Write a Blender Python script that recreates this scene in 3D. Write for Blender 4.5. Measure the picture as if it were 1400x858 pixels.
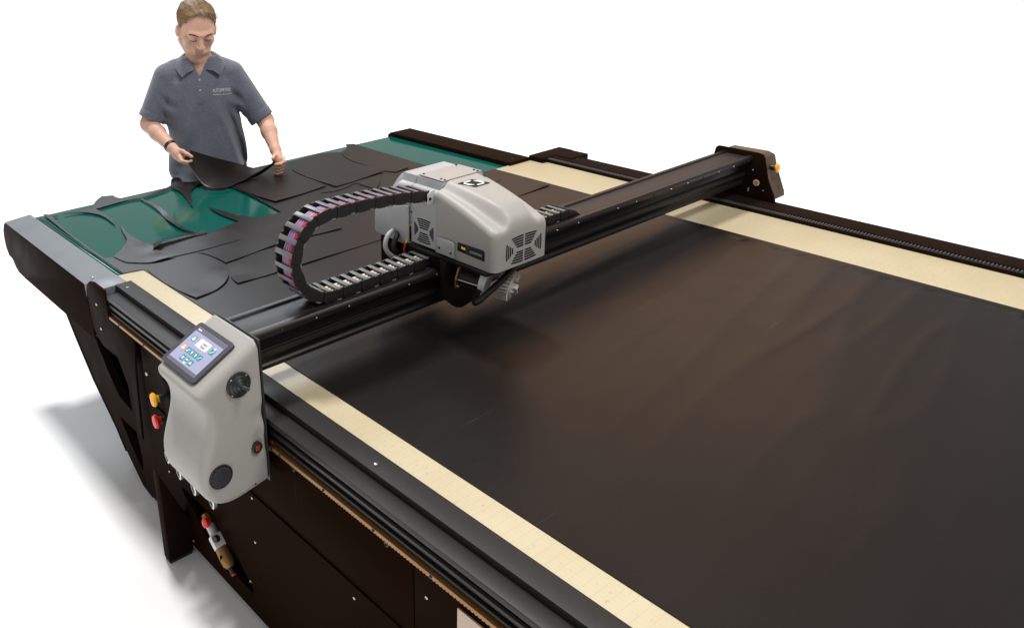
import bpy, bmesh, math, random
import numpy as np
from mathutils import Vector, Matrix, noise
from mathutils.geometry import delaunay_2d_cdt
random.seed(7)
for _o in list(bpy.data.objects): bpy.data.objects.remove(_o)
S = bpy.context.scene
COL = S.collection
# ------------------------------------------------------------------ camera
cam = bpy.data.cameras.new('camera'); cam_o = bpy.data.objects.new('camera', cam); COL.objects.link(cam_o)
cam.sensor_width = 36; cam.sensor_fit = 'HORIZONTAL'; cam.lens = 1174.935*36/1400
cam.shift_x = (700-491.668)/1400; cam.shift_y = -(429-324.453)/1400
cam.clip_start = .05; cam.clip_end = 500
RC = Matrix(((0.7836959, -0.6202926, -0.0325251),(-0.2409335, -0.2553044, -0.9363603),(0.5725136, 0.7416581, -0.3495303)))        # world -> camera (right, down, forward)
m = Matrix((RC[0], -RC[1], -RC[2])).transposed().to_4x4()
m.translation = Vector((-1.25375, -3.05415, 2.19000)); cam_o.matrix_world = m
S.camera = cam_o
# ------------------------------------------------------------------ light
S.view_settings.view_transform = 'Standard'; S.view_settings.look = 'None'
S.view_settings.exposure = 0.0; S.view_settings.gamma = 1.0; S.view_settings.use_curve_mapping = False
wd = bpy.data.worlds.new('World'); S.world = wd; wd.use_nodes = True
wd.node_tree.nodes['Background'].inputs[0].default_value = (1.0, .985, .965, 1)
wd.node_tree.nodes['Background'].inputs[1].default_value = 0.40
def lamp(name, loc, target, size, power, col, sy=None):
    l = bpy.data.lights.new(name, 'AREA'); l.energy = power; l.color = col
    l.shape = 'RECTANGLE'; l.size = size; l.size_y = sy or size
    o = bpy.data.objects.new(name, l); COL.objects.link(o); o.location = loc
    o.rotation_euler = (Vector(target)-Vector(loc)).to_track_quat('-Z', 'Y').to_euler()
    return o
lamp('added_overhead_light', (8.0, 26.0, 80.0), (3.0, 6.0, 0), 11.0, 60000, (1, .99, .975))  # unseen lamp added far overhead to bring the floor to white
lamp('added_key_light', (1.6, -4.0, 7.0), (.8, .8, 1.1), 2.0, 330, (1, .97, .94))  # unseen lamp added to light the man from the front
lamp('cool_softbox', (2.3, 7.5, 6.0), (0.2, .4, .9), 4.0, 300, (.82, .91, 1), 2.4)
lamp('warm_softbox', (9.5, 4.6, 6.0), (1.4, -1.2, .9), 7.0, 125, (1, .48, .20), 3.4)
# ------------------------------------------------------------------ materials
MATS = {}
def mat(name, col, rough=.5, spec=.5, metal=0, var=.0, vscale=20, bump=0, bscale=300, emit=None, estr=1, coat=0, sheen=0, rvar=0):
    m = bpy.data.materials.new(name); m.use_nodes = True; nt = m.node_tree; b = nt.nodes['Principled BSDF']
    b.inputs['Base Color'].default_value = (*col, 1); b.inputs['Roughness'].default_value = rough
    b.inputs['Specular IOR Level'].default_value = spec; b.inputs['Metallic'].default_value = metal
    b.inputs['Coat Weight'].default_value = coat; b.inputs['Sheen Weight'].default_value = sheen
    if emit: b.inputs['Emission Color'].default_value = (*emit, 1); b.inputs['Emission Strength'].default_value = estr
    tc = nt.nodes.new('ShaderNodeTexCoord')
    if var or rvar:
        n = nt.nodes.new('ShaderNodeTexNoise'); n.inputs['Scale'].default_value = vscale; n.inputs['Detail'].default_value = 6
        nt.links.new(tc.outputs['Object'], n.inputs['Vector'])
        if var:
            mx = nt.nodes.new('ShaderNodeMix'); mx.data_type = 'RGBA'
            mx.inputs[6].default_value = (*[max(0, c*(1-var)) for c in col], 1); mx.inputs[7].default_value = (*[min(1, c*(1+var)) for c in col], 1)
            nt.links.new(n.outputs['Fac'], mx.inputs[0]); nt.links.new(mx.outputs[2], b.inputs['Base Color'])
        if rvar:
            mr = nt.nodes.new('ShaderNodeMapRange'); mr.inputs[1].default_value = .3; mr.inputs[2].default_value = .7
            mr.inputs[3].default_value = max(.02, rough-rvar); mr.inputs[4].default_value = min(1, rough+rvar)
            nt.links.new(n.outputs['Fac'], mr.inputs[0]); nt.links.new(mr.outputs[0], b.inputs['Roughness'])
    if bump:
        n2 = nt.nodes.new('ShaderNodeTexNoise'); n2.inputs['Scale'].default_value = bscale; n2.inputs['Detail'].default_value = 3
        bp = nt.nodes.new('ShaderNodeBump'); bp.inputs['Strength'].default_value = bump; bp.inputs['Distance'].default_value = .002
        nt.links.new(tc.outputs['Object'], n2.inputs['Vector']); nt.links.new(n2.outputs['Fac'], bp.inputs['Height']); nt.links.new(bp.outputs[0], b.inputs['Normal'])
    MATS[name] = m; return m
mat('floor_white', (.93, .93, .93), .8, .1)
mat('powder_black', (.0140, .0078, .0048), .42, .004, var=.25, vscale=9, bump=.12, bscale=500, rvar=.06)
mat('powder_cool_sheen', (.15, .163, .175), .45, .45, var=.12, vscale=12, bump=.10, bscale=500, rvar=.06)  # black coat, cool sheen of its top faces put into the colour
mat('skirt_brown', (.0115, .0050, .0020), .32, .003, var=.25, vscale=6, bump=.08, bscale=400, rvar=.05)
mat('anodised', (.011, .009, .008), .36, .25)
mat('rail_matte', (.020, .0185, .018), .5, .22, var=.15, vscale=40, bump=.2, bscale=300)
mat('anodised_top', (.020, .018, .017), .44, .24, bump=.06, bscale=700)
mat('rack_brass', (.30, .15, .05), .42, .5, metal=.4, var=.2, vscale=30)
mat('steel', (.55, .55, .54), .3, .5, metal=1, rvar=.1)
mat('zinc', (.55, .55, .53), .45, .5, metal=.3, var=.15, vscale=40)
mat('cast_alu', (.46, .44, .39), .5, .5, metal=.15, var=.2, vscale=60, bump=.2, bscale=250)
mat('sheet', (.0085, .0062, .0052), .38, .20, var=.10, vscale=5, bump=.14, bscale=200, rvar=.02)
MATS['sheet_piece'] = MATS['sheet']
mat('belt_green', (.0, .072, .056), .11, .32)
mat('housing_grey', (.325, .31, .29), .45, .45, var=.04, vscale=60, bump=.16, bscale=750)
mat('housing_light', (.36, .365, .375), .42, .45, var=.04, vscale=60, bump=.16, bscale=750)
mat('black_plastic', (.012, .012, .012), .45, .45, bump=.05)
mat('chain_plastic', (.012, .0115, .011), .5, .4, var=.2, vscale=40)
mat('chain_bar', (.13, .133, .138), .35, .5, var=.2, vscale=40)
mat('rubber', (.015, .015, .016), .55, .4)
mat('vent_dark', (.004, .004, .004), .8, .1)
mat('screw_dark', (.010, .009, .009), .35, .4)
mat('bezel', (.045, .048, .055), .4, .4)
mat('button_yellow', (.85, .38, .005), .35, .45)
mat('button_red', (.70, .02, .012), .35, .45)
mat('orange', (.80, .18, .02), .4, .4)
mat('amber_dark', (.22, .035, .005), .35, .5)
mat('green_clip', (.01, .16, .06), .4, .4)
mat('white_plastic', (.75, .74, .72), .4, .4)
mat('panel_pink', (.62, .47, .38), .5, .3, var=.05)
mat('cable_purple', (.30, .17, .36), .4, .4)
mat('cable_red', (.48, .012, .02), .4, .4)
mat('cable_blue', (.05, .05, .28), .4, .4)
mat('cable_grey', (.38, .39, .41), .4, .4)
mat('cable_cream', (.62, .56, .44), .5, .3)
mat('cable_black', (.012, .012, .013), .45, .4)
mat('cable_yellow', (.75, .5, .02), .4, .4)
mat('cable_teal', (.03, .22, .2), .4, .4)
mat('screen_lilac', (.1, .1, .12), .3, .3, emit=(.36, .36, .56), estr=1.0)
mat('screen_bar', (.05, .05, .06), .3, .3, emit=(.13, .12, .16), estr=1.0)
mat('icon_teal', (.02, .1, .1), .3, .3, emit=(.04, .22, .27), estr=1.0)
mat('icon_white', (.4, .4, .4), .3, .3, emit=(.72, .73, .82), estr=1.0)
mat('icon_orange', (.3, .1, .02), .3, .3, emit=(.62, .20, .09), estr=1.0)
mat('display_black', (.006, .006, .007), .5, .2)
mat('display_slate', (.02, .022, .03), .3, .5)
mat('led_amber', (.3, .2, 0), .3, .3, emit=(.55, .34, .02), estr=1)
mat('led_red', (.3, .02, .03), .3, .3, emit=(.8, .06, .10), estr=1)
mat('print_white', (.55, .53, .53), .6, .2)
mat('tan_edge', (.075, .045, .028), .45, .4)
def wear(name, col, amt):
    """faint scratches and dust specks worn into a surface"""
    nt = MATS[name].node_tree; b = nt.nodes['Principled BSDF']; N = nt.nodes.new; L = nt.links.new
    src = b.inputs['Base Color'].links[0].from_socket; tc = N('ShaderNodeTexCoord'); fac = None
    for rot, sc, thr in ((.5, (1.6, 55, 1), .735), (-.35, (1.2, 70, 1), .745), (0, (260, 260, 260), .775)):
        mp = N('ShaderNodeMapping'); mp.inputs['Rotation'].default_value = (0, 0, rot); mp.inputs['Scale'].default_value = sc; L(tc.outputs['Object'], mp.inputs['Vector'])
        n = N('ShaderNodeTexNoise'); n.inputs['Scale'].default_value = 1.6 if sc[0] < 100 else 1; n.inputs['Detail'].default_value = 3; L(mp.outputs[0], n.inputs['Vector'])
        r = N('ShaderNodeMapRange'); r.inputs[1].default_value = thr; r.inputs[2].default_value = thr+.05; r.inputs[4].default_value = amt; L(n.outputs['Fac'], r.inputs[0])
        if fac is None: fac = r.outputs[0]
        else:
            mx = N('ShaderNodeMath'); mx.operation = 'MAXIMUM'; L(fac, mx.inputs[0]); L(r.outputs[0], mx.inputs[1]); fac = mx.outputs[0]
    m = N('ShaderNodeMix'); m.data_type = 'RGBA'; L(fac, m.inputs[0]); L(src, m.inputs[6]); m.inputs[7].default_value = (*col, 1); L(m.outputs[2], b.inputs['Base Color'])
wear('sheet', (.05, .046, .042), .35); wear('powder_black', (.05, .045, .04), .5); wear('skirt_brown', (.05, .04, .03), .5)
def bed_mat():
    m = bpy.data.materials.new('bed_cream'); m.use_nodes = True; nt = m.node_tree; b = nt.nodes['Principled BSDF']
    N = nt.nodes.new; L = nt.links.new
    tc = N('ShaderNodeTexCoord'); sp = N('ShaderNodeSeparateXYZ'); L(tc.outputs['Object'], sp.inputs[0])
    def M(op, a, bb=None):
        n = N('ShaderNodeMath'); n.operation = op
        for i, v in enumerate((a, bb)):
            if v is None: continue
            if isinstance(v, (int, float)): n.inputs[i].default_value = v
            else: L(v, n.inputs[i])
        return n.outputs[0]
    X, Y = sp.outputs[0], sp.outputs[1]
    # hinge joints of the moulded bed: zig-zag lines across the width every 30 mm
    zz = M('ABSOLUTE', M('SUBTRACT', M('FRACT', M('DIVIDE', X, .050)), .5))
    ph = M('FRACT', M('ADD', M('DIVIDE', Y, .030), M('MULTIPLY', zz, M('MULTIPLY', M('GREATER_THAN', X, 1.0), .8))))
    line = M('LESS_THAN', ph, .06)
    ph2 = M('FRACT', M('DIVIDE', X, .0125)); line2 = M('LESS_THAN', ph2, .09)
    n = N('ShaderNodeTexNoise'); n.inputs['Scale'].default_value = 5; n.inputs['Detail'].default_value = 5; L(tc.outputs['Object'], n.inputs['Vector'])
    n3 = N('ShaderNodeTexNoise'); n3.inputs['Scale'].default_value = 70; n3.inputs['Detail'].default_value = 2; L(tc.outputs['Object'], n3.inputs['Vector'])
    r = N('ShaderNodeValToRGB'); r.color_ramp.elements[0].position = .35; r.color_ramp.elements[1].position = .7
    r.color_ramp.elements[0].color = (.455, .385, .245, 1); r.color_ramp.elements[1].color = (.49, .42, .28, 1); L(n.outputs['Fac'], r.inputs[0])
    spot = M('MULTIPLY', M('LESS_THAN', n3.outputs['Fac'], .33), .35)
    dark = M('MAXIMUM', M('MAXIMUM', M('MULTIPLY', line, .20), M('MULTIPLY', line2, .14)), spot)
    mx = N('ShaderNodeMix'); mx.data_type = 'RGBA'; L(dark, mx.inputs[0]); L(r.outputs[0], mx.inputs[6]); mx.inputs[7].default_value = (.27, .20, .095, 1)
    L(mx.outputs[2], b.inputs['Base Color']); b.inputs['Roughness'].default_value = .38; b.inputs['Specular IOR Level'].default_value = .28
    bp = N('ShaderNodeBump'); bp.inputs['Strength'].default_value = .25; bp.inputs['Distance'].default_value = .001; bp.invert = True
    L(dark, bp.inputs['Height']); L(bp.outputs[0], b.inputs['Normal'])
    MATS['bed_cream'] = m
bed_mat()
# ------------------------------------------------------------------ helpers
def link(o, parent=None):
    COL.objects.link(o)
    if parent is not None:
        o.parent = parent
        r = parent
        while r.parent is not None: r = r.parent
        if r.type == 'EMPTY' and parent is r: o.matrix_parent_inverse = Matrix.Translation(-r.location)
    return o
def sharp(me, ang=35):
    for p in me.polygons: p.use_smooth = True
    me.set_sharp_from_angle(angle=math.radians(ang))
def mesh(name, verts, faces, mt, parent=None, smooth=True, ang=35):
    me = bpy.data.meshes.new(name); me.from_pydata([tuple(v) for v in verts], [], faces); me.update()
    if smooth: sharp(me, ang)
    me.materials.append(MATS[mt]); return link(bpy.data.objects.new(name, me), parent)
def from_bm(name, bm, mt, parent=None, ang=35):
    bmesh.ops.recalc_face_normals(bm, faces=bm.faces)
    me = bpy.data.meshes.new(name); bm.to_mesh(me); bm.free(); sharp(me, ang)
    me.materials.append(MATS[mt]); return link(bpy.data.objects.new(name, me), parent)
def thing(name, loc, label, cat, group=None):
    e = bpy.data.objects.new(name, None); COL.objects.link(e); e.location = loc; e.empty_display_size = .1
    return tag(e, label, cat, group)
def tag(o, label, cat, group=None):
    o['label'] = label; o['category'] = cat
    if group: o['group'] = group
    return o
def box(name, x, y, z, mt, parent=None, bev=.002, seg=2):
    bm = bmesh.new(); bmesh.ops.create_cube(bm, size=1)
    for v in bm.verts:
        v.co = Vector(((x[0]+x[1])/2+v.co.x*(x[1]-x[0]), (y[0]+y[1])/2+v.co.y*(y[1]-y[0]), (z[0]+z[1])/2+v.co.z*(z[1]-z[0])))
    if bev: bmesh.ops.bevel(bm, geom=bm.edges[:], offset=bev, segments=seg, affect='EDGES', profile=.5)
    return from_bm(name, bm, mt, parent)
AX = {'x': lambda a, b, d: (d, a, b), 'y': lambda a, b, d: (a, d, b), 'z': lambda a, b, d: (a, b, d)}
def prism(name, poly, axis, d0, d1, mt, parent=None, bev=.0015, seg=2, ang=35):
    bm = bmesh.new(); f = AX[axis]
    lo = [bm.verts.new(f(a, b, d0)) for a, b in poly]; hi = [bm.verts.new(f(a, b, d1)) for a, b in poly]
    n = len(poly); bm.faces.new(lo[::-1]); bm.faces.new(hi)
    for i in range(n): bm.faces.new((lo[i], lo[(i+1) % n], hi[(i+1) % n], hi[i]))
    if bev: bmesh.ops.bevel(bm, geom=bm.edges[:], offset=bev, segments=seg, affect='EDGES', profile=.5, clamp_overlap=True)
    return from_bm(name, bm, mt, parent, ang)
def inside(pt, poly):
    x, y = pt; c = False; j = len(poly)-1
    for i in range(len(poly)):
        xi, yi = poly[i]; xj, yj = poly[j]
        if (yi > y) != (yj > y) and x < (xj-xi)*(y-yi)/(yj-yi)+xi: c = not c
        j = i
    return c
def resample(poly, step):
    out = []
    for i in range(len(poly)):
        a = Vector(poly[i]); b = Vector(poly[(i+1) % len(poly)]); n = max(1, int((b-a).length/step))
        out += [tuple(a.lerp(b, k/n)) for k in range(n)]
    return out
def smooth_poly(poly, it=2, keep=60):
    """Chaikin rounding that leaves corners sharper than `keep` degrees alone"""
    for _ in range(it):
        out = []; n = len(poly)
        for i in range(n):
            p = Vector(poly[i]); a = Vector(poly[i-1]); b = Vector(poly[(i+1) % n])
            t = (p-a).angle(b-p, 0) if (p-a).length > 1e-6 and (b-p).length > 1e-6 else 0
            if math.degrees(t) > keep: out.append(tuple(p))
            else: out += [tuple(p.lerp(a, .25)), tuple(p.lerp(b, .25))]
        poly = out
    return poly
def tri_region(outer, holes=(), grid=None):
    """triangulate a 2-D region (constrained Delaunay), optional interior grid"""
    vs = []; es = []
    for loop in [outer]+list(holes):
        k = len(vs); vs += [Vector(p) for p in loop]; n = len(loop); es += [(k+i, k+(i+1) % n) for i in range(n)]
    if grid:
        xs = [p[0] for p in outer]; ys = [p[1] for p in outer]
        gx = grid[0] if isinstance(grid, tuple) else grid; gy = grid[1] if isinstance(grid, tuple) else grid
        bound = np.array([p for l in [outer]+list(holes) for p in l])
        y = min(ys)+gy/2
        while y < max(ys):
            x = min(xs)+gx/2
            while x < max(xs):
                if inside((x, y), outer) and not any(inside((x, y), h) for h in holes):
                    if np.min(np.hypot(bound[:, 0]-x, bound[:, 1]-y)) > .35*min(gx, gy): vs.append(Vector((x, y)))
                x += gx
            y += gy
    r = delaunay_2d_cdt(vs, es, [], 0, 1e-6)
    V = [tuple(v) for v in r[0]]; F = []
    for f in r[2]:
        c = (sum(V[i][0] for i in f)/len(f), sum(V[i][1] for i in f)/len(f))
        if inside(c, outer) and not any(inside(c, h) for h in holes): F.append(tuple(f))
    return V, F
def slab(name, outer, holes, axis, d0, d1, mt, parent=None, grid=None, zf=None, ang=35):
    """flat plate with holes; d0 back, d1 front; zf(a,b) adds to both"""
    V, F = tri_region(outer, holes, grid); f = AX[axis]; n = len(V)
    h = [zf(a, b) if zf else 0 for a, b in V]
    vs = [f(a, b, d1+k) for (a, b), k in zip(V, h)]+[f(a, b, d0+k) for (a, b), k in zip(V, h)]
    fs = []; cnt = {}
    for t in F:
        fs.append(t); fs.append(tuple(i+n for i in t[::-1]))
        for i in range(len(t)):
            e = (t[i], t[(i+1) % len(t)]); cnt[e] = cnt.get(e, 0)+1
    for (a, b) in list(cnt):
        if (b, a) not in cnt: fs.append((b, a, a+n, b+n))
    bm = bmesh.new(); bv = [bm.verts.new(v) for v in vs]
    for t in fs:
        try: bm.faces.new([bv[i] for i in t])
        except ValueError: pass
    return from_bm(name, bm, mt, parent, ang)
def basis(d):
    d = Vector(d).normalized(); u = d.orthogonal().normalized(); return u, d.cross(u), d
def lathe(name, prof, origin, axis, mt, parent=None, seg=24, ang=35):
    """prof: list of (radius, height along axis)"""
    u, w, d = basis(axis); O = Vector(origin); vs = []; fs = []
    for r, h in prof:
        for k in range(seg):
            a = 2*math.pi*k/seg; vs.append(O+d*h+(u*math.cos(a)+w*math.sin(a))*max(r, 1e-5))
    for i in range(len(prof)-1):
        for k in range(seg):
            k2 = (k+1) % seg; fs.append((i*seg+k, i*seg+k2, (i+1)*seg+k2, (i+1)*seg+k))
    fs.append(tuple(range(seg))[::-1]); fs.append(tuple((len(prof)-1)*seg+k for k in range(seg)))
    return mesh(name, vs, fs, mt, parent, ang=ang)
def cyl(name, p0, p1, r, mt, parent=None, seg=20, bev=.001):
    p0 = Vector(p0); p1 = Vector(p1); L = (p1-p0).length; b = min(bev, L/3, r/2)
    return lathe(name, [(r-b, 0), (r, b), (r, L-b), (r-b, L)], p0, p1-p0, mt, parent, seg)
def catmull(pts, n=8):
    P = [Vector(p) for p in pts]; P = [P[0]*2-P[1]]+P+[P[-1]*2-P[-2]]; out = []
    for i in range(1, len(P)-2):
        for k in range(n):
            t = k/n; a, b, c, d = P[i-1], P[i], P[i+1], P[i+2]
            out.append(.5*((2*b)+(c-a)*t+(2*a-5*b+4*c-d)*t*t+(3*b-a-3*c+d)*t**3))
    return out+[P[-2]]
def tube(name, pts, r, mt, parent=None, seg=10, n=8, raw=False):
    P = [Vector(p) for p in pts] if raw else catmull(pts, n); vs = []; fs = []
    T = [(P[min(i+1, len(P)-1)]-P[max(i-1, 0)]).normalized() for i in range(len(P))]
    u = T[0].orthogonal().normalized()
    for i, p in enumerate(P):
        u = (u-T[i]*u.dot(T[i])).normalized(); w = T[i].cross(u)
        for k in range(seg):
            a = 2*math.pi*k/seg; vs.append(p+(u*math.cos(a)+w*math.sin(a))*r)
    for i in range(len(P)-1):
        for k in range(seg):
            k2 = (k+1) % seg; fs.append((i*seg+k, i*seg+k2, (i+1)*seg+k2, (i+1)*seg+k))
    fs.append(tuple(range(seg))[::-1]); fs.append(tuple((len(P)-1)*seg+k for k in range(seg)))
    return mesh(name, vs, fs, mt, parent, ang=60)
def loft(name, rings, mt, parent=None, cap=(True, True), ang=40, closed=True):
    vs = [v for r in rings for v in r]; n = len(rings[0]); fs = []
    for i in range(len(rings)-1):
        for k in range(n if closed else n-1):
            k2 = (k+1) % n; fs.append((i*n+k, i*n+k2, (i+1)*n+k2, (i+1)*n+k))
    if cap[0]: fs.append(tuple(range(n))[::-1])
    if cap[1]: fs.append(tuple((len(rings)-1)*n+k for k in range(n)))
    bm = bmesh.new(); bv = [bm.verts.new(v) for v in vs]
    for t in fs: bm.faces.new([bv[i] for i in t])
    return from_bm(name, bm, mt, parent, ang)
def rrect(w, h, r, n=5):
    out = []
    for cx, cy, a0 in ((w/2-r, h/2-r, 0), (-w/2+r, h/2-r, 90), (-w/2+r, -h/2+r, 180), (w/2-r, -h/2+r, 270)):
        for k in range(n+1):
            a = math.radians(a0+90*k/n); out.append((cx+r*math.cos(a), cy+r*math.sin(a)))
    return out
def text_mesh(name, body, size, M, mt, parent=None, extrude=.0004, width=None):
    c = bpy.data.curves.new(name, 'FONT'); c.body = body; c.size = size; c.align_x = 'CENTER'; c.align_y = 'CENTER'; c.extrude = extrude
    t = bpy.data.objects.new(name, c); COL.objects.link(t); bpy.context.view_layer.update()
    me = bpy.data.meshes.new_from_object(t.evaluated_get(bpy.context.evaluated_depsgraph_get()))
    bpy.data.objects.remove(t); me.name = name
    if width:
        xs = [v.co.x for v in me.vertices]; k = width/(max(xs)-min(xs))
        for v in me.vertices: v.co.x *= k
    me.transform(M); me.materials.clear(); me.materials.append(MATS[mt])
    return link(bpy.data.objects.new(name, me), parent)
def frame(o, xd, yd):
    """4x4 with x axis xd, y axis yd at origin o"""
    x = Vector(xd).normalized(); y = (Vector(yd)-x*Vector(yd).dot(x)).normalized(); zc = x.cross(y)
    M = Matrix((x, y, zc)).transposed().to_4x4(); M.translation = Vector(o); return M
SCREW = {}
def screw(p, nrm, r, mt, parent):
    key = (round(r, 4), mt)
    if key not in SCREW:
        o = lathe('screw', [(r, 0), (r, r*.25), (r*.8, r*.55), (r*.45, r*.65), (r*.40, r*.35)], (0, 0, 0), (0, 0, 1), mt, None, 12)
        SCREW[key] = o.data; bpy.data.objects.remove(o)
    o = bpy.data.objects.new('screw', SCREW[key]); link(o, parent)
    M = Vector(nrm).to_track_quat('Z', 'Y').to_matrix().to_4x4(); M.translation = Vector(p)
    r_ = parent
    if parent.type == 'EMPTY' and parent.parent is None: o.matrix_basis = M
    else: o.matrix_basis = M
    return o
# ------------------------------------------------------------------ floor
fl = mesh('floor', [(-120, -120, 0), (120, -120, 0), (120, 120, 0), (-120, 120, 0)], [(0, 1, 2, 3)], 'floor_white'); fl['kind'] = 'structure'
T = .900                                     # height of the cutting bed
YF = -3.6                                    # table runs on past the camera
# ------------------------------------------------------------------ cutting table
tb = thing('cutting_table', (1.0, -1.8, 0), 'long black cutting table with cream bed strips, brown skirt and geared side rails', 'cutting table')
box('bed', (-.106, 2.335), (YF, .002), (.855, T), 'bed_cream', tb, .002)
# near side rail, stepped profile
box('rail_cover', (-.152, -.088), (YF, -.092), (.884, .9065), 'rail_matte', tb, .0015)
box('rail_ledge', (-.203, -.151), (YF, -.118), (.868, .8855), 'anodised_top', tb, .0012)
box('rail_web', (-.172, -.110), (YF, -.10), (.775, .870), 'powder_black', tb, .001)
gr = prism('guide_rail', [(-.200, .842), (-.200, .850), (-.192, .854), (-.180, .854), (-.172, .846), (-.172, .836), (-.188, .828), (-.196, .832)], 'y', YF, -.118, 'anodised', tb, .0008)
box('guide_rail', (-.196, -.172), (YF, -.118), (.808, .818), 'anodised_top', tb, .0015)
# toothed rack
rk = box('gear_rack', (-.206, -.190), (YF, -.125), (.792, .802), 'rack_brass', tb, .001)
tv = []; tf = []; y = YF
while y < -.13:
    k = len(tv)
    for x in (-.2055, -.1905): tv += [(x, y, .7925), (x, y+.011, .7925), (x, y+.0075, .7890), (x, y+.0035, .7890)]
    tf += [(k, k+1, k+2, k+3), (k+4, k+7, k+6, k+5), (k+3, k+2, k+6, k+7), (k+1, k+5, k+6, k+2), (k, k+3, k+7, k+4)]
    y += .011
tt = mesh('teeth', tv, tf, 'rack_brass', rk, smooth=False)
tt['kind'] = 'stuff'
for yy in (-.215, -.425, -.64, -1.30, -1.505, -1.71, -1.915, -2.12, -2.33): screw((-.2065, yy, .797), (-1, 0, 0), .004, 'screw_dark', tb)
for yy in (-.153, -.90, -1.63, -2.4): screw((-.128, yy, .9065), (0, 0, 1), .0065, 'steel', tb)
# skirt: two panel rows with a seam, first lower panel has the slot for the air regulator
def skirt(y0, y1): box('skirt_panel', (-.186, -.170), (y0, y1), (.5405, .776), 'skirt_brown', tb, .0015)
skirt(-1.832, -.345); skirt(YF, -1.836)
slot = [(-.575, .272), (-.765, .279), (-.900, .240), (-1.045, .136), (-1.030, .118), (-.821, .133), (-.774, .131)]
slab('skirt_panel', [(-.36, .035), (-.36, .5395), (-2.3, .5395), (-2.3, .035)], [slot], 'x', -.176, -.190, 'skirt_brown', tb)
box('skirt_panel', (-.190, -.176), (YF, -2.305), (.035, .5395), 'skirt_brown', tb, .0015)
box('skirt_backing', (-.150, -.140), (YF, -.40), (.05, .775), 'vent_dark', tb, 0)
gd = tube('slot_lip', [(-.192, a, b) for a, b in [(-.575, .268), (-.774, .131), (-.821, .130), (-1.035, .117)]], .004, 'powder_black', tb, 6, 2)
box('access_panel', (-.1935, -.1885), (-2.60, -1.987), (.30, .752), 'panel_pink', tb, .001)
for p in [(-1.09, .525), (-1.085, .354), (-.41, .483), (-.475, .287), (-.615, .060), (-1.028, .160), (-1.60, .50), (-1.75, .30), (-1.88, .70)]: screw((-.1905 if p[1] < .54 else -.1865, *p), (-1, 0, 0), .0048, 'steel', tb)
for yy in (-1.34, -1.74): screw((-.1865, yy, .765), (-1, 0, 0), .009, 'screw_dark', tb)
# end cover on the near corner
ec = [(.067, .865), (.050, .885), (.028, .898), (-.005, .906), (-.115, .906), (-.121, .837), (-.120, .785), (-.335, .785), (-.345, .776), (-.316, .640), (-.292, .341), (-.262, .345), (-.255, .485), (-.262, .640), (-.19, .641), (-.019, .637), (.035, .665), (.070, .692), (.090, .725), (.093, .780), (.086, .830)]
prism('end_plate', ec, 'x', -.207, -.198, 'powder_black', tb, .0012)
box('end_plate_flange', (-.198, -.150), (-.338, -.13), (.778, .785), 'powder_black', tb, .001)
box('end_block', (-.205, -.104), (-.094, .006), (.78, .9055), 'powder_cool_sheen', tb, .002)
box('end_block', (-.152, -.104), (.006, .085), (.70, .885), 'powder_black', tb, .002)
for p in [(-.017, .816), (-.028, .715)]: screw((-.2075, *p), (-1, 0, 0), .006, 'steel', tb)
box('corner_post', (-.176, -.10), (-.40, -.18), (.03, .775), 'powder_black', tb, .002)
screw((-.1905, -.385, .66), (-1, 0, 0), .008, 'steel', tb)
# outrigger foot
prism('foot', [(-.287, .012), (-.190, .012), (-.190, .15), (-.287, .39)], 'y', -.605, -.560, 'powder_black', tb, .002)
box('foot_pad', (-.285, -.195), (-.603, -.562), (.0, .012), 'rubber', tb, .002)
# far side rail
box('rail_body', (2.335, 2.46), (YF, -.02), (.78, .915), 'powder_black', tb, .002)
box('rail_cover', (2.362, 2.475), (YF, -.10), (.9155, .924), 'powder_black', tb, .002)
tv = []; tf = []; y = -2.9
while y < -.10:
    k = len(tv)
    for x in (2.337, 2.361): tv += [(x, y, .9152), (x, y+.010, .9152), (x, y+.0075, .921), (x, y+.0025, .921)]
    tf += [(k+3, k+2, k+1, k), (k+4, k+5, k+6, k+7), (k+3, k+7, k+6, k+2), (k+1, k+2, k+6, k+5), (k, k+4, k+7, k+3)]
    y += .013
tt = mesh('teeth', tv, tf, 'bezel', tb, smooth=False); tt['kind'] = 'stuff'
box('corner_block', (2.30, 2.56), (-.10, .0), (.80, .928), 'powder_black', tb, .006)
box('corner_block', (2.40, 2.545), (-.215, -.101), (.82, .930), 'powder_black', tb, .004)
for yy in (-.24, -1.49, -2.166): screw((2.42, yy, .924), (0, 0, 1), .007, 'screw_dark', tb)
box('skirt_panel', (2.44, 2.455), (YF, -.03), (.04, .778), 'skirt_brown', tb, .002)
box('light_block_box', (-.09, 2.30), (YF, -.05), (.10, .854), 'vent_dark', tb, 0)  # unseen dark box added to block light under the bed
# ------------------------------------------------------------------ outfeed table
of = thing('outfeed_table', (1.0, .5, 0), 'green belt outfeed table with black side hoods behind the cutting bed', 'outfeed table')
r0 = .045
prof = [(.004, .896)]+[(1.01-r0+r0*math.sin(a), .896-r0+r0*math.cos(a)) for a in [math.pi*k/12 for k in range(13)]]+[(.004, .806)]
rings = [[(x, a, b) for a, b in prof] for x in (-.100, 1.0, 2.125)]
loft('belt', rings, 'belt_green', of, ang=50)
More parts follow.
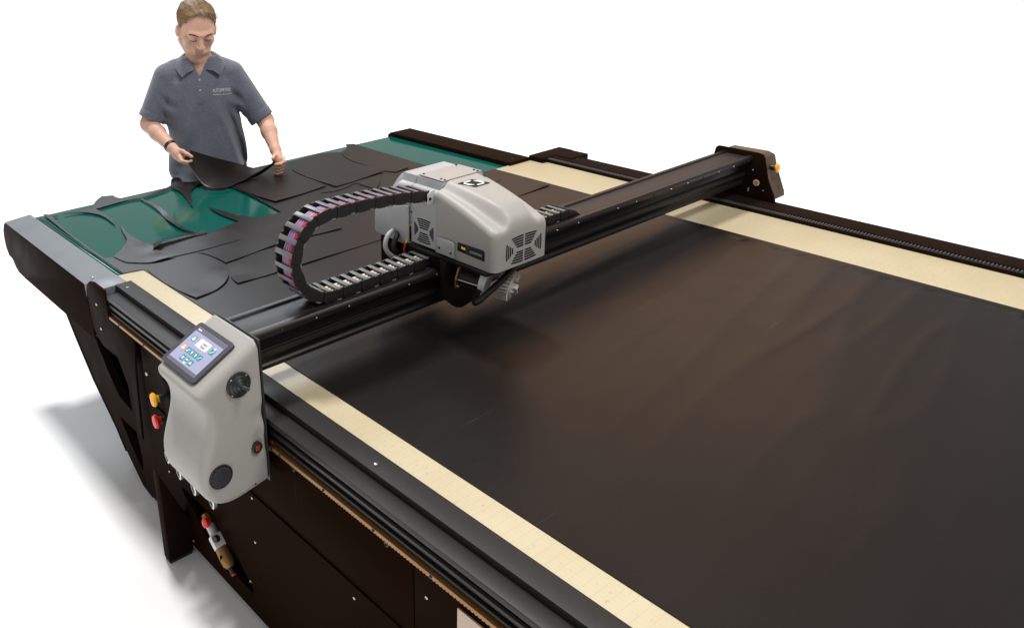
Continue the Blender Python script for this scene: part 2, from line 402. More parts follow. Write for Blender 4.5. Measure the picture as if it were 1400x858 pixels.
# belt margin ridges beside the near hood (rolled edge of the belt)
for k, (x, w, h) in enumerate(((-.093, .008, .003), (-.078, .010, .004))):
    prism('belt_ridge', [(x-w/2, .8965), (x+w/2, .8965), (x+w*.3, .8965+h), (x-w*.3, .8965+h)], 'y', .006, .96, 'belt_green', of, .001)
hp = [(.088, .868), (1.085, .868), (1.112, .852), (1.140, .815), (1.150, .770), (1.146, .725), (1.120, .692), (1.065, .686), (1.035, .652), (1.0, .637), (.90, .633), (.06, .633)]
prism('hood_side_plate', hp, 'x', -.2085, -.2035, 'powder_black', of, .001)
tp = [(-.1055, .004, .904), (-.2080, .080, .8690), (-.2080, 1.090, .8690), (-.1055, 1.012, .904)]
vs = tp+[(x, y, z-.05) for x, y, z in tp]
mesh('side_hood', vs, [(3, 2, 1, 0), (0, 1, 5, 4), (1, 2, 6, 5), (2, 3, 7, 6), (3, 0, 4, 7), (4, 5, 6, 7)], 'powder_cool_sheen', of, smooth=False)
box('hood_box', (-.200, -.1065), (.09, 1.0), (.64, .850), 'vent_dark', of, 0)
screw((-.172, .092, .8815), (-.33, 0, 1), .007, 'steel', of)
hp2 = [(-.01, .918), (.985, .918), (1.01, .90), (1.016, .84), (1.0, .77), (.9, .72), (-.03, .705), (-.045, .72)]
prism('side_hood', hp2, 'x', 2.135, 2.30, 'powder_black', of, .003, 3)
screw((2.20, .03, .918), (0, 0, 1), .007, 'screw_dark', of)
# cantilever leg frames, near and far
lo = [(.60, .70), (.49, .569), (.406, .489), (.266, .347), (.08, .209), (.0, .124), (-.13, .025), (-.217, .012), (-.230, .10), (-.190, .30), (-.16, .60), (-.16, .70)]
h1 = [(.181, .600), (.085, .475), (-.009, .391), (-.130, .374), (-.125, .489), (-.046, .600)]
h2 = [(.020, .282), (-.140, .287), (-.175, .150), (-.149, .105), (-.06, .19)]
for x0, x1 in ((-.136, -.170), (2.29, 2.25)):
    slab('leg_frame', lo, [h1, h2], 'x', x0, x1, 'powder_black', of)
d0 = Vector((0, .60-.0, .70-.124)); 
prism('leg_flange', [(.612, .70), (.418, .485), (.275, .340), (.088, .202), (.008, .117), (.0, .124), (.08, .209), (.266, .347), (.406, .489), (.60, .70)], 'x', -.172, -.100, 'powder_black', of, .001)
prism('inner_panel', [(.54, .69), (.45, .48), (.33, .33), (.26, .19), (.10, .02), (-.10, .02), (-.13, .3), (-.13, .69)], 'x', -.099, -.09, 'powder_black', of, .001)
box('cross_member', (-.10, 2.25), (.15, .40), (.62, .70), 'powder_black', of, .003)
box('belt_pan', (-.099, 2.13), (.01, .93), (.70, .805), 'vent_dark', of, 0)
# ------------------------------------------------------------------ gantry
ga = thing('gantry', (1.1, -1.11, .9), 'black aluminium gantry beam spanning the table with end carriage', 'gantry')
BP = [(-1.188, 1.112), (-1.188, 1.098), (-1.172, 1.090), (-1.150, 1.088), (-1.148, 1.050), (-1.156, 1.044), (-1.156, 1.020), (-1.146, 1.014), (-1.144, .998), (-1.152, .992), (-1.152, .980), (-1.06, .980), (-1.035, .990), (-1.030, 1.06), (-1.030, 1.112), (-1.036, 1.118), (-1.052, 1.118), (-1.056, 1.110), (-1.158, 1.110), (-1.162, 1.120), (-1.182, 1.120)]
prism('beam', BP, 'x', -.20, 2.452, 'anodised', ga, .0012)
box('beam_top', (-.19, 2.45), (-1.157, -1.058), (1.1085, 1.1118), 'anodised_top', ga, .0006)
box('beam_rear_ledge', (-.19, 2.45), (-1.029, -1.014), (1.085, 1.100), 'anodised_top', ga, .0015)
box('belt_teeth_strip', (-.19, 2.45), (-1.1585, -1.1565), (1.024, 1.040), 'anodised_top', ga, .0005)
for k in range(22):
    screw((-.10+k*.119, -1.1885, 1.105), (0, -1, 0), .0035, 'steel' if k % 3 else 'screw_dark', ga)
FP = [(-1.012, 1.137), (-1.205, 1.137), (-1.228, 1.132), (-1.238, 1.115), (-1.262, 1.02), (-1.30, .955), (-1.312, .917), (-.955, .917), (-.965, .96), (-.985, 1.05), (-1.0, 1.128)]
prism('end_carriage_plate', FP, 'x', 2.452, 2.462, 'powder_black', ga, .002)
FP2 = [(-1.03, 1.125), (-1.200, 1.128), (-1.232, 1.118), (-1.256, 1.02), (-1.294, .955), (-1.304, .935), (-.97, .935), (-1.0, 1.05)]
prism('end_carriage_cover', FP2, 'x', 2.462, 2.56, 'tan_edge', ga, .008, 3)
cyl('button_stem', (2.505, -1.242, 1.068), (2.505, -1.268, 1.068), .012, 'black_plastic', ga)
lathe('stop_button', [(.010, 0), (.020, .004), (.021, .010), (.016, .015), (.006, .017)], (2.508, -1.264, 1.068), (0.12, -1, 0.1), 'button_yellow', ga)
lathe('sticker', [(.0145, 0), (.0145, .0006)], (2.4515, -1.214, 1.000), (-1, 0, 0), 'white_plastic', ga)
lathe('sticker', [(.0095, 0), (.0095, .0006)], (2.4507, -1.214, 1.000), (-1, 0, 0), 'orange', ga)
for p in [(-1.25, .97), (-1.18, .965), (-1.18, .955), (-1.19, 1.055)]: screw((2.4518, *p), (-1, 0, 0), .004, 'steel', ga)
for p in [(2.52, .985), (2.525, .972)]: screw((p[0], -1.283, p[1]), (0, -1, .5), .004, 'screw_dark', ga)
box('near_carriage_plate', (-.2112, -.203), (-1.235, -.995), (.712, 1.115), 'powder_black', ga, .002)
# ------------------------------------------------------------------ control console (implicit surface, meshed by surface nets)
def surface_nets(D, o, h):
    """numpy surface nets: D sampled at o + h*(i,j,k); returns verts, quads"""
    I = D < 0; nx, ny, nz = D.shape
    c = np.zeros((nx-1, ny-1, nz-1), np.int8)
    for a in (0, 1):
        for b in (0, 1):
            for d in (0, 1): c += I[a:nx-1+a, b:ny-1+b, d:nz-1+d]
    act = (c > 0) & (c < 8); idx = -np.ones(act.shape, np.int64); cells = np.argwhere(act); idx[act] = np.arange(len(cells))
    acc = np.zeros((len(cells), 3)); cnt = np.zeros(len(cells))
    cor = [(a, b, d) for a in (0, 1) for b in (0, 1) for d in (0, 1)]
    for p in cor:
        for q in cor:
            if sum(abs(p[i]-q[i]) for i in range(3)) == 1 and p < q:
                A = D[cells[:, 0]+p[0], cells[:, 1]+p[1], cells[:, 2]+p[2]]; B = D[cells[:, 0]+q[0], cells[:, 1]+q[1], cells[:, 2]+q[2]]
                s = (A < 0) != (B < 0); t = np.where(s, A/np.where(s, A-B, 1), 0)
                for i in range(3): acc[:, i] += np.where(s, p[i]+(q[i]-p[i])*t, 0)
                cnt += s
    V = (cells+acc/cnt[:, None])*h+np.array(o); Q = []
    for ax in range(3):
        e = [0, 0, 0]; e[ax] = 1
        A = I[:nx-e[0], :ny-e[1], :nz-e[2]]; B = I[e[0]:, e[1]:, e[2]:]
        ed = np.argwhere(A != B); u, w = (ax+1) % 3, (ax+2) % 3
        ok = (ed[:, u] > 0) & (ed[:, w] > 0) & (ed[:, u] < D.shape[u]-1) & (ed[:, w] < D.shape[w]-1); ed = ed[ok]
        def g(du, dw):
            k = ed.copy(); k[:, u] += du; k[:, w] += dw; return idx[k[:, 0], k[:, 1], k[:, 2]]
        q = np.stack([g(-1, -1), g(0, -1), g(0, 0), g(-1, 0)], 1)
        fl_ = ~I[ed[:, 0], ed[:, 1], ed[:, 2]]; q[fl_] = q[fl_][:, ::-1]; Q.append(q)
    return V, np.concatenate(Q)
def net_mesh(name, D, o, h, mt, parent=None, relax=1):
    V, Q = surface_nets(D, o, h)
    me = bpy.data.meshes.new(name); me.vertices.add(len(V)); me.vertices.foreach_set('co', V.astype(np.float32).ravel())
    me.loops.add(Q.size); me.loops.foreach_set('vertex_index', Q.astype(np.int32).ravel())
    me.polygons.add(len(Q)); me.polygons.foreach_set('loop_start', np.arange(0, Q.size, 4, dtype=np.int32)); me.polygons.foreach_set('loop_total', np.full(len(Q), 4, np.int32))
    me.polygons.foreach_set('use_smooth', np.ones(len(Q), bool)); me.update(calc_edges=True)
    if relax:
        bm = bmesh.new(); bm.from_mesh(me)
        for _ in range(relax): bmesh.ops.smooth_vert(bm, verts=bm.verts, factor=.5, use_axis_x=True, use_axis_y=True, use_axis_z=True)
        bm.to_mesh(me); bm.free()
    me.materials.append(MATS[mt]); return link(bpy.data.objects.new(name, me), parent)
def poly_sdf(px, py, poly):
    d = np.full(px.shape, 1e9); ins = np.zeros(px.shape, bool); n = len(poly)
    for i in range(n):
        ax, ay = poly[i]; bx, by = poly[(i+1) % n]; ex, ey = bx-ax, by-ay
        t = np.clip(((px-ax)*ex+(py-ay)*ey)/(ex*ex+ey*ey), 0, 1); d = np.minimum(d, (px-ax-ex*t)**2+(py-ay-ey*t)**2)
        cnd = ((ay > py) != (by > py)) & (px < (bx-ax)*(py-ay)/((by-ay) if by != ay else 1e-9)+ax); ins ^= cnd
    return np.where(ins, -1, 1)*np.sqrt(d)
def smin(a, b, k): h_ = np.clip(.5+.5*(b-a)/k, 0, 1); return b*(1-h_)+a*h_-k*h_*(1-h_)
def smax(a, b, k): return -smin(-a, -b, k)
co = thing('control_console', (-.31, -1.13, .68), 'grey control console with touch screen and joystick on the gantry end', 'control console')
CPROF = smooth_poly([(-.16, .70), (-.16, 1.1657), (-.216, 1.137), (-.405, 1.040), (-.413, 1.030), (-.410, 1.014), (-.392, .985), (-.383, .955), (-.386, .91), (-.406, .855), (-.424, .80), (-.424, .745), (-.405, .700), (-.365, .672), (-.320, .668), (-.245, .682)], 2, 70)
h = .004; O = (-.448, -1.276, .645); N = (62, 72, 130)
gx = O[0]+h*np.arange(N[0]); gy = O[1]+h*np.arange(N[1]); gz = O[2]+h*np.arange(N[2])
PX, PZ = np.meshgrid(gx, gz, indexing='ij'); d2 = poly_sdf(PX, PZ, CPROF)
d2 = d2[:, None, :]; yc = -1.127; hy = .123
yy = gy[None, :, None]; rr = .026
# the side toward the operator leans back a little lower down
a = d2+rr; b = np.abs(yy-yc)-hy+rr+0*d2
D = np.minimum(np.maximum(a, b), 0)+np.hypot(np.maximum(a, 0), np.maximum(b, 0))-rr
D = np.maximum(D, (gx[:, None, None]+.2165)+0*D)
# finger pocket round the breaker
qx = gx[:, None, None]; qz = gz[None, None, :]
pk = np.sqrt(((qx+.238)/.030)**2+((yy+1.262)/.020)**2+((qz-.822)/.052)**2)-1; D = smax(D, -pk*.02, .006)
sc2 = np.sqrt(((qx+.200)/.080)**2+((yy+1.268)/.026)**2+((qz-.915)/.045)**2)-1; D = smax(D, -sc2*.024, .005)
net_mesh('shell', D, O, h, 'housing_grey', co, 2)
t_dir = Vector((.8899, 0, .4561)); t_n = Vector((-.4561, 0, .8899))
sc_o = Vector((-.3265, -1.105, 1.0826))+t_n*.0
def on_screen(name, w0, w1, v0, v1, lift, thick, mt, parent, r=None):
    """rounded rectangle on the sloping face: u along -Y (viewer right), v up the slope"""
    cx = (w0+w1)/2; cy = (v0+v1)/2; pl = rrect(w1-w0, v1-v0, r if r else .0005, 4)
    M = frame(sc_o+t_n*lift+Vector((0, -1, 0))*cx+t_dir*cy, (0, -1, 0), t_dir)
    bm = bmesh.new(); lo_ = [bm.verts.new(M @ Vector((a, b, 0))) for a, b in pl]; hi_ = [bm.verts.new(M @ Vector((a, b, thick))) for a, b in pl]
    n = len(pl); bm.faces.new(lo_[::-1]); bm.faces.new(hi_)
    for i in range(n): bm.faces.new((lo_[i], lo_[(i+1) % n], hi_[(i+1) % n], hi_[i]))
    return from_bm(name, bm, mt, parent)
on_screen('bezel', -.090, .099, -.076, .076, -.006, .0125, 'bezel', co, .012)
sc = on_screen('screen', -.074, .082, -.062, .062, .006, .0011, 'screen_lilac', co, .001)
on_screen('title_bar', -.0735, .0815, .047, .0615, .0072, .0004, 'screen_bar', sc)
on_screen('status_bar', -.0735, .0815, -.0615, -.052, .0072, .0004, 'screen_bar', sc)
def icon(u, v, s, mt, glyph):
    u = u*1.15+.004; v *= 1.1; s *= 1.15
    ic = on_screen('icon', u-s/2, u+s/2, v-s/2, v+s/2, .0072, .0005, mt, sc, .001)
    M = frame(sc_o+t_n*.0079+Vector((0, -1, 0))*u+t_dir*v, (0, -1, 0), t_dir); q = s*.32
    G = {'lock': [[(-1, -1), (1, -1), (1, .2), (-1, .2)], [(-.7, .2), (-.4, .2), (-.4, .8), (.4, .8), (.4, .2), (.7, .2), (.7, 1.1), (-.7, 1.1)]],
         'down': [[(-1, .6), (0, -.9), (1, .6)]], 'up': [[(-1, -.6), (1, -.6), (0, .9)]], 'slash': [[(-1, -.8), (-.7, -1), (1, .8), (.7, 1)]],
         'bar': [[(-.9, -.5), (.9, -.5), (.9, .5), (-.9, .5)]], 'knife': [[(-1, -1), (-.2, -1), (1, .5), (.7, 1), (-.5, -.3)]],
         'arrow': [[(-.2, -1), (.3, -1), (.3, .1), (.9, .1), (0, 1), (-.8, .1), (-.2, .1)]]}[glyph]
    vs = []; fs = []
    for pg in G:
        k = len(vs); vs += [M @ Vector((a*q, b*q, 0)) for a, b in pg]; fs.append(tuple(range(k, k+len(pg))))
    mesh('glyph', vs, fs, 'icon_white', ic, smooth=False)
icon(-.045, .022, .016, 'icon_teal', 'lock'); icon(-.050, -.010, .018, 'icon_orange', 'lock')
for k, g in enumerate(('knife', 'arrow', 'arrow', 'slash')): icon(-.027+k*.0185, -.010, .016, 'icon_teal', g)
icon(-.020, -.033, .016, 'icon_teal', 'down'); icon(-.001, -.031, .013, 'icon_teal', 'bar'); icon(.018, -.033, .016, 'icon_teal', 'up'); icon(.046, .020, .017, 'icon_teal', 'slash')
ro = on_screen('readout', -.022, .034, .010, .037, .0072, .0005, 'icon_white', sc, .001)
for k, tx in enumerate(('X 0.00', 'Y 0.00')): pass
for r_ in range(2):
    for c_ in range(4): on_screen('digit', .000+c_*.0058, .0042+c_*.0058, .013+r_*.010, .020+r_*.010, .0079, .0002, 'screen_bar', ro)
on_screen('glyph', -.0005, .008, -.0480, -.0430, .0080, .0002, 'icon_white', sc)
on_screen('glyph', -.067, -.050, .0525, .0560, .0079, .0002, 'icon_white', sc); on_screen('glyph', .055, .061, .030, .036, .0079, .0002, 'icon_white', sc)
# joystick
yf = -1.2505
js = lathe('joystick_base', [(.037, 0), (.037, .004), (.033, .006), (.030, .0055), (.024, .010), (.022, .009), (.016, .014), (.0145, .013), (.009, .018), (.006, .020)], (-.288, yf, 1.030), (0, -1, 0), 'black_plastic', co, 32, 25)
tube('stick', [(-.288, yf-.015, 1.030), (-.280, yf-.026, 1.027), (-.274, yf-.033, 1.024)], .0052, 'black_plastic', js, 12)
for a in range(4): screw((-.288+.0325*math.cos(a*1.57+.78), yf-.0058, 1.030+.0325*math.sin(a*1.57+.78)), (0, -1, 0), .003, 'steel', js)
for z_ in (.945, .930): lathe('indicator_hole', [(.0055, 0), (.0055, .0012), (.004, .0015)], (-.238, yf+.009, z_), (0, -1, 0), 'black_plastic', co)
br = lathe('breaker', [(.017, -.014), (.017, .005), (.014, .007), (.011, .0065), (.011, .003)], (-.248, yf+.002, .815), (0, -1, 0), 'black_plastic', co)
box('breaker_rocker', (-.2555, -.2405), (yf-.006, yf-.001), (.806, .824), 'amber_dark', br, .002)
sp_ = lathe('speaker', [(.036, 0), (.036, .003), (.032, .004), (.031, .002)], (-.367, yf+.0005, .775), (0, -1, 0), 'black_plastic', co, 32)
for k in range(-4, 5):
    hw = math.sqrt(max(0, .030**2-(k*.0066)**2)); box('grille_bar', (-.367-hw, -.367+hw), (yf-.006, yf-.0015), (.775+k*.0066-.0017, .775+k*.0066+.0017), 'bezel', sp_, .0006)
prism('mounting_edge', [(-.2162, 1.139), (-.2162, .690), (-.2115, .690), (-.2115, 1.139)], 'y', -1.2525, -1.0, 'black_plastic', co, .001)
st = cyl('button_stem', (-.206, -1.15, .80), (-.206, -1.262, .80), .010, 'black_plastic', co)
lathe('stop_button', [(.012, 0), (.019, .004), (.020, .012), (.012, .018)], (-.190, -1.235, .795), (.25, -1, 0), 'button_red', co)
screw((-.262, yf+.002, .700), (0, -1, -.3), .0035, 'screw_dark', co)
# stop buttons and connectors behind the console, on the table skirt
def stop_button(p, mt, lab):
    p = Vector(p); ax = Vector((-1, .10, .02)).normalized()
    b_ = lathe('stop_button', [(.014, 0), (.014, .012), (.013, .013), (.013, .016), (.014, .017), (.014, .034), (.010, .036), (.010, .050)], p, ax, 'black_plastic', tb)
    lathe('stop_button_cap', [(.012, 0), (.014, .006), (.024, .013), (.0255, .018), (.022, .024), (.010, .027)], p+ax*.036, ax, mt, b_, 28)['label'] = lab
box('button_plate', (-.1955, -.1865), (-.62, -.52), (.53, .70), 'powder_black', tb, .003)
stop_button((-.197, -.568, .655), 'button_yellow', 'yellow mushroom stop button cap'); stop_button((-.197, -.562, .565), 'button_red', 'red mushroom stop button cap')
for k, (y_, z_) in enumerate(((-.711, .518), (-.79, .497), (-.89, .492), (-1.011, .511))):
    c_ = cyl('connector', (-.189, y_+.02, z_-.01), (-.285, y_, z_), .018, 'black_plastic', tb)
    lathe('connector_ring', [(.015, 0), (.022, .001), (.022, .012), (.015, .014), (.013, .004)], (-.278, y_, z_), (-1, .1, 0), 'steel', c_)
box('clip', (-.25, -.19), (-.70, -.675), (.558, .585), 'green_clip', tb, .004)
box('clip_tab', (-.252, -.235), (-.705, -.685), (.580, .592), 'white_plastic', tb, .003)
# ------------------------------------------------------------------ cutting head
hd = thing('cutting_carriage', (.63, -1.15, 1.12), 'light grey cutting head hood straddling the gantry beam with vents and motor', 'cutting carriage')
XL, XR = .510, .752; XC = (XL+XR)/2; HW = (XR-XL)/2
def section(y, zs, zc, zb, inset=0, n=25, rc=.022, plateau=.062):
    """closed ring in XZ at y: flat base, upright sides, round shoulders, raised crown"""
    hw = HW-inset; zs -= inset; zc -= inset; pts = [(XC-hw, y, zb), (XC-hw, y, (zb+zs)/2)]
    for k in range(5):
        a = math.pi/2*k/4; pts.append((XC-hw+rc*(1-math.cos(a)), y, zs-rc+rc*math.sin(a)))
    xs = [-hw+rc+(2*(hw-rc))*k/(n+1) for k in range(1, n+1)]
    for x in xs:
        e = (plateau+.044-abs(x))/.044; e = min(1, max(0, e)); s = e*e*(3-2*e); pts.append((XC+x, y, zs+(zc-zs)*s))
    for k in range(5):
        a = math.pi/2*(1-k/4); pts.append((XC+hw-rc*(1-math.cos(a)), y, zs-rc+rc*math.sin(a)))
    pts += [(XC+hw, y, (zb+zs)/2), (XC+hw, y, zb)]; return pts
def lerp(a, b, t): return a+(b-a)*t
rings = []
for k in range(13):                                          # front hood: slopes down toward the nose
    t = k/12; y = lerp(-1.167, -1.400, t); s = t*t*.35+t*.65; dz = max(0, (t-.86)/.14)
    rings.append(section(y, lerp(1.376, 1.304, s), lerp(1.398, 1.348, s)-.014*dz*dz, 1.172, plateau=lerp(.058, .036, t)))
for k in range(1, 6):
    a = math.pi/2*k/5; rings.append(section(-1.400-.022*math.sin(a), 1.304, lerp(1.334, 1.308, k/5), 1.172, inset=.022*(1-math.cos(a)), plateau=.034))
fh = loft('front_hood', rings, 'housing_grey', hd, ang=50)
rings = [section(y, 1.374, 1.398, 1.176, inset=.003, plateau=.085) for y in (-1.1655, -1.047)]
mh = loft('middle_cover', rings, 'housing_light', hd, ang=50)
rings = []
for k in range(3): rings.append(section(lerp(-1.0455, -.985, k/2), 1.372, 1.397, 1.235, inset=.001, plateau=.085))
for k in range(1, 9):
    t = k/8; y = lerp(-.985, -.880, t); rings.append(section(y, lerp(1.372, 1.262, t**1.25), lerp(1.397, 1.30, t**1.4), 1.235, inset=.001+.004*t, plateau=lerp(.085, .06, t)))
for k in range(1, 5):
    a = math.pi/2*k/4; rings.append(section(-.880+.018*math.sin(a), 1.262, 1.30-.014*(1-math.cos(a)), 1.235, inset=.005+.018*(1-math.cos(a)), plateau=.06))
loft('rear_hood', rings, 'housing_light', hd, ang=50)
sp_poly = [(-1.043, 1.158), (-.872, 1.164), (-.864, 1.172), (-.868, 1.240), (-.880, 1.262), (-1.043, 1.300)]
prism('side_plate', sp_poly, 'x', .503, .509, 'housing_light', hd, .0025, 3)
prism('side_plate', sp_poly, 'x', .752, .758, 'housing_light', hd, .0025, 3)
prism('small_cover', [(-1.182, 1.176), (-1.258, 1.176), (-1.258, 1.222), (-1.250, 1.231), (-1.190, 1.231), (-1.182, 1.224)], 'x', .501, .511, 'housing_light', hd, .003, 3)
box('top_plate', (.545, .72), (-1.163, -1.052), (1.3965, 1.4003), 'housing_grey', hd, .001)
for x_ in (.558, .705):
    for y_ in (-1.158, -1.142, -1.060): screw((x_, y_, 1.4003), (0, 0, 1), .0042, 'screw_dark', hd)
for y_, z_ in ((-1.060, 1.283),): screw((.5028, y_, z_), (-1, 0, 0), .004, 'screw_dark', hd)
for y_, z_ in ((-1.193, 1.196), (-1.246, 1.192)): screw((.5008, y_, z_), (-1, 0, 0), .004, 'screw_dark', hd)
def vent(c, ud, vd, w, h_, name='vent', split=True, parent=hd):
    """oval louvre: bars clipped to a rounded box, two fans left/right"""
    M = frame(c, ud, vd); root = None; hw, hh = w/2, h_/2
    def bar(pts, nm):
        bm = bmesh.new(); lo_ = [bm.verts.new(M @ Vector((a, b, -.002))) for a, b in pts]; hi_ = [bm.verts.new(M @ Vector((a, b, .0009))) for a, b in pts]
        n = len(pts); bm.faces.new(lo_[::-1]); bm.faces.new(hi_)
        for i in range(n): bm.faces.new((lo_[i], lo_[(i+1) % n], hi_[(i+1) % n], hi_[i]))
        return bm
    def at_(u, v): return (hw*u*(1-.06*v*v), hh*v*(1-.14*u*u))       # squarish oval
    for s in (-1, 1):
        for k in range(5):
            v0 = s*(.15+.165*k); v1 = v0+s*.085; e = .40+.075*k
            for (a, b) in (((-e, -.05), (.05, e)) if split else ((-e, e),)):
                n = 5; pts = [at_(a+(b-a)*i/n, v0) for i in range(n+1)]+[at_(b+(a-b)*i/n, v1) for i in range(n+1)]
                if s < 0: pts = pts[::-1]
                from_bm('vent_slot', bar(pts, 'vent_slot'), 'vent_dark', parent)
        for k in range(4):
            u0 = s*(.60+.105*k); u1 = u0+s*.052; e = .20+.13*k
            n = 4; pts = [at_(u0, -e+2*e*i/n) for i in range(n+1)]+[at_(u1, e-2*e*i/n) for i in range(n+1)]
            from_bm('vent_slot', bar(pts, 'vent_slot'), 'vent_dark', parent)
vent((.5128, -1.108, 1.226), (0, -1, 0), (0, 0, 1), .094, .092, split=False, parent=mh)
vent((.640, -1.4222, 1.226), (1, 0, 0), (0, 0, 1), .165, .098, parent=fh)
# status display on the near side
dp = prism('status_display', [(-1.268, 1.206), (-1.382, 1.202), (-1.382, 1.232), (-1.378, 1.236), (-1.268, 1.234)], 'x', .5075, .5095, 'display_black', hd, .0005)
dp2 = prism('display_label', [(-1.305, 1.2065), (-1.3805, 1.2035), (-1.3805, 1.2335), (-1.305, 1.2335)], 'x', .5068, .5075, 'display_slate', dp, 0)
text_mesh('lettering', 'AUTOMETRIX', .010, frame((.5065, -1.348, 1.218), (0, -1, 0), (0, 0, 1)), 'print_white', dp, .0002, .052)
for k, m_ in enumerate(('led_amber', 'led_amber', 'led_red')): box('indicator', (.5070, .5076), (-1.289-k*.0085-.0025, -1.289-k*.0085+.0025), (1.2175-k*.0006, 1.2245-k*.0006), m_, dp, 0)
# rhombus emblem on the crown: dark lozenge, pale bow-tie
def crown(x, y):
    t = (-1.167-y)/.233; s = t*t*.35+t*.65; return lerp(1.398, 1.350, s)
em = [(.546, -1.270), (.605, -1.213), (.672, -1.270), (.612, -1.322)]
em = [(.5600, -1.2150), (.6440, -1.2150), (.7000, -1.2700), (.6160, -1.2700)]
em = [(.556, -1.190), (.632, -1.190), (.690, -1.262), (.610, -1.262)]
def on_crown(name, pts, lift, mt, parent):
    V, F = tri_region(resample(pts, .008), (), .010)
    return mesh(name, [(a, b, crown(a, b)+lift) for a, b in V], F, mt, parent)
ex, ey = .6235, -1.222
E_ = on_crown('emblem', [(ex-.050, ey+.024), (ex+.016, ey+.024), (ex+.050, ey-.024), (ex-.016, ey-.024)], .0012, 'display_black', hd)
def skew(l): return [(ex+a*.044+b*-.016, ey+b*.021) for a, b in l]
for pts in ([(-.62, .55), (-.40, .62), (-.40, -.62), (-.72, -.3)], [(.62, -.55), (.40, -.62), (.40, .62), (.72, .3)], [(-.36, .95), (.36, .95), (.30, .66), (-.30, .66)], [(-.36, -.95), (-.30, -.66), (.30, -.66), (.36, -.95)]):
    on_crown('emblem_mark', skew(pts), .0020, 'white_plastic', E_)
# under-hood bracket, motor with clamp ring and finned end
prism('carriage_bracket', [(.500, 1.16), (.500, 1.03), (.560, .975), (.585, .968), (.640, .978), (.648, 1.01), (.690, 1.04), (.700, 1.16)], 'y', -1.215, -1.195, 'anodised', hd, .002)
box('carriage_plate', (.50, .76), (-1.40, -1.02), (1.158, 1.170), 'anodised', hd, .002)
box('carriage_block', (.50, .75), (-1.195, -.98), (1.122, 1.158), 'vent_dark', hd, .002)
box('carriage_block', (.50, .74), (-1.024, -.90), (.99, 1.16), 'powder_black', hd, .003)
mc = Vector((.555, -1.235, 1.105)); md = Vector((.42, -.88, -.16)).normalized()
mo = cyl('motor', mc, mc+md*.085, .036, 'anodised', hd, 28)
u_, w_, d_ = basis(md)
for k in range(10):
    a = 2*math.pi*k/10; c_ = mc+(u_*math.cos(a)+w_*math.sin(a))*.036
    cyl('motor_rib', c_+md*.004, c_+md*.082, .0035, 'steel' if k % 2 else 'anodised', mo, 8)
lathe('motor_flange', [(.030, 0), (.052, .001), (.052, .006), (.030, .007)], mc-md*.002, md, 'rack_brass', mo, 8)
screw(mc+md*.006+w_*.0+u_*.043, md, .006, 'steel', mo)
lathe('clamp_ring', [(.034, 0), (.0405, .001), (.0405, .010), (.039, .011), (.039, .013), (.0405, .014), (.0405, .022), (.034, .023)], mc+md*.072, md, 'white_plastic', mo, 28)
fc = mc+md*.100+Vector((.040, -.004, -.010))
fe = cyl('finned_end', fc, fc+md*.046, .040, 'cast_alu', hd, 28, .003)
for k in range(26):
    a = 2*math.pi*k/26; dr = u_*math.cos(a)+w_*math.sin(a); tn = md.cross(dr)
    vs = [fc+md*s+dr*r+tn*q for s in (.004, .042) for r in (.036, .050) for q in (-.0016, .0016)]
    mesh('cooling_fin', vs, [(0, 1, 3, 2), (4, 6, 7, 5), (0, 4, 5, 1), (2, 3, 7, 6), (0, 2, 6, 4), (1, 5, 7, 3)], 'cast_alu', fe, smooth=False)
cp = fc+md*.046; pxv = (Vector((1, 0, 0))-md*md.x).normalized(); pzv = (Vector((0, 0, 1))-md*md.z).normalized()
M_ = frame(cp+u_*.0, (1, 0, .2), (0, .2, 1))
for (cx, cz, sx, sz) in ((.006, -.008, .020, .030),):
    bm = bmesh.new(); bmesh.ops.create_cube(bm, size=1)
    bmesh.ops.scale(bm, vec=(sx, sz, .020), verts=bm.verts); bmesh.ops.bevel(bm, geom=bm.edges[:], offset=.002, segments=2, affect='EDGES')
    M3 = frame(cp+md*.006+pxv*cx+pzv*cz, pxv*.85+pzv*.5, pzv*.85-pxv*.5); bmesh.ops.transform(bm, matrix=M3, verts=bm.verts); from_bm('terminal_block', bm, 'zinc', fe)
lathe('terminal_recess', [(.005, 0), (.005, .001)], cp+md*.0165+pxv*.006-pzv*.006, md, 'vent_dark', fe, 10)
cyl('end_cap', cp-md*.004+pxv*.018+pzv*.022, cp+md*.010+pxv*.018+pzv*.022, .012, 'zinc', fe, 18, .002)
cyl('port', cp-md*.002-pxv*.022-pzv*.006, cp+md*.010-pxv*.022-pzv*.006, .007, 'steel', fe, 14, .001)
tube('motor_cable', [(.690, -1.350, 1.165), (.668, -1.358, 1.132), (.632, -1.364, 1.116), (.592, -1.366, 1.102), (.548, -1.364, 1.082), (.518, -1.358, 1.064), (.512, -1.344, 1.053), (.530, -1.328, 1.056), (.575, -1.300, 1.080)], .0105, 'cable_black', hd, 12)
# hoses behind the side plate
tube('air_hose', [(.515, -.965, 1.20), (.470, -.975, 1.185), (.452, -.985, 1.150), (.470, -1.0, 1.118), (.520, -1.01, 1.105)], .008, 'cable_grey', hd, 10)
tube('hose', [(.520, -.985, 1.20), (.488, -.995, 1.175), (.478, -1.0, 1.145), (.500, -1.01, 1.118), (.55, -1.02, 1.105)], .009, 'cable_black', hd, 10)
tube('wire', [(.505, -1.035, 1.180), (.494, -1.036, 1.165), (.490, -1.036, 1.148), (.490, -1.036, 1.12)], .0035, 'cable_red', hd, 8)
tube('wire', [(.508, -1.036, 1.182), (.501, -1.036, 1.176), (.497, -1.036, 1.170)], .0040, 'cable_yellow', hd, 8)
tube('wire', [(.512, -1.042, 1.17), (.508, -1.044, 1.15), (.508, -1.044, 1.12)], .005, 'white_plastic', hd, 8)
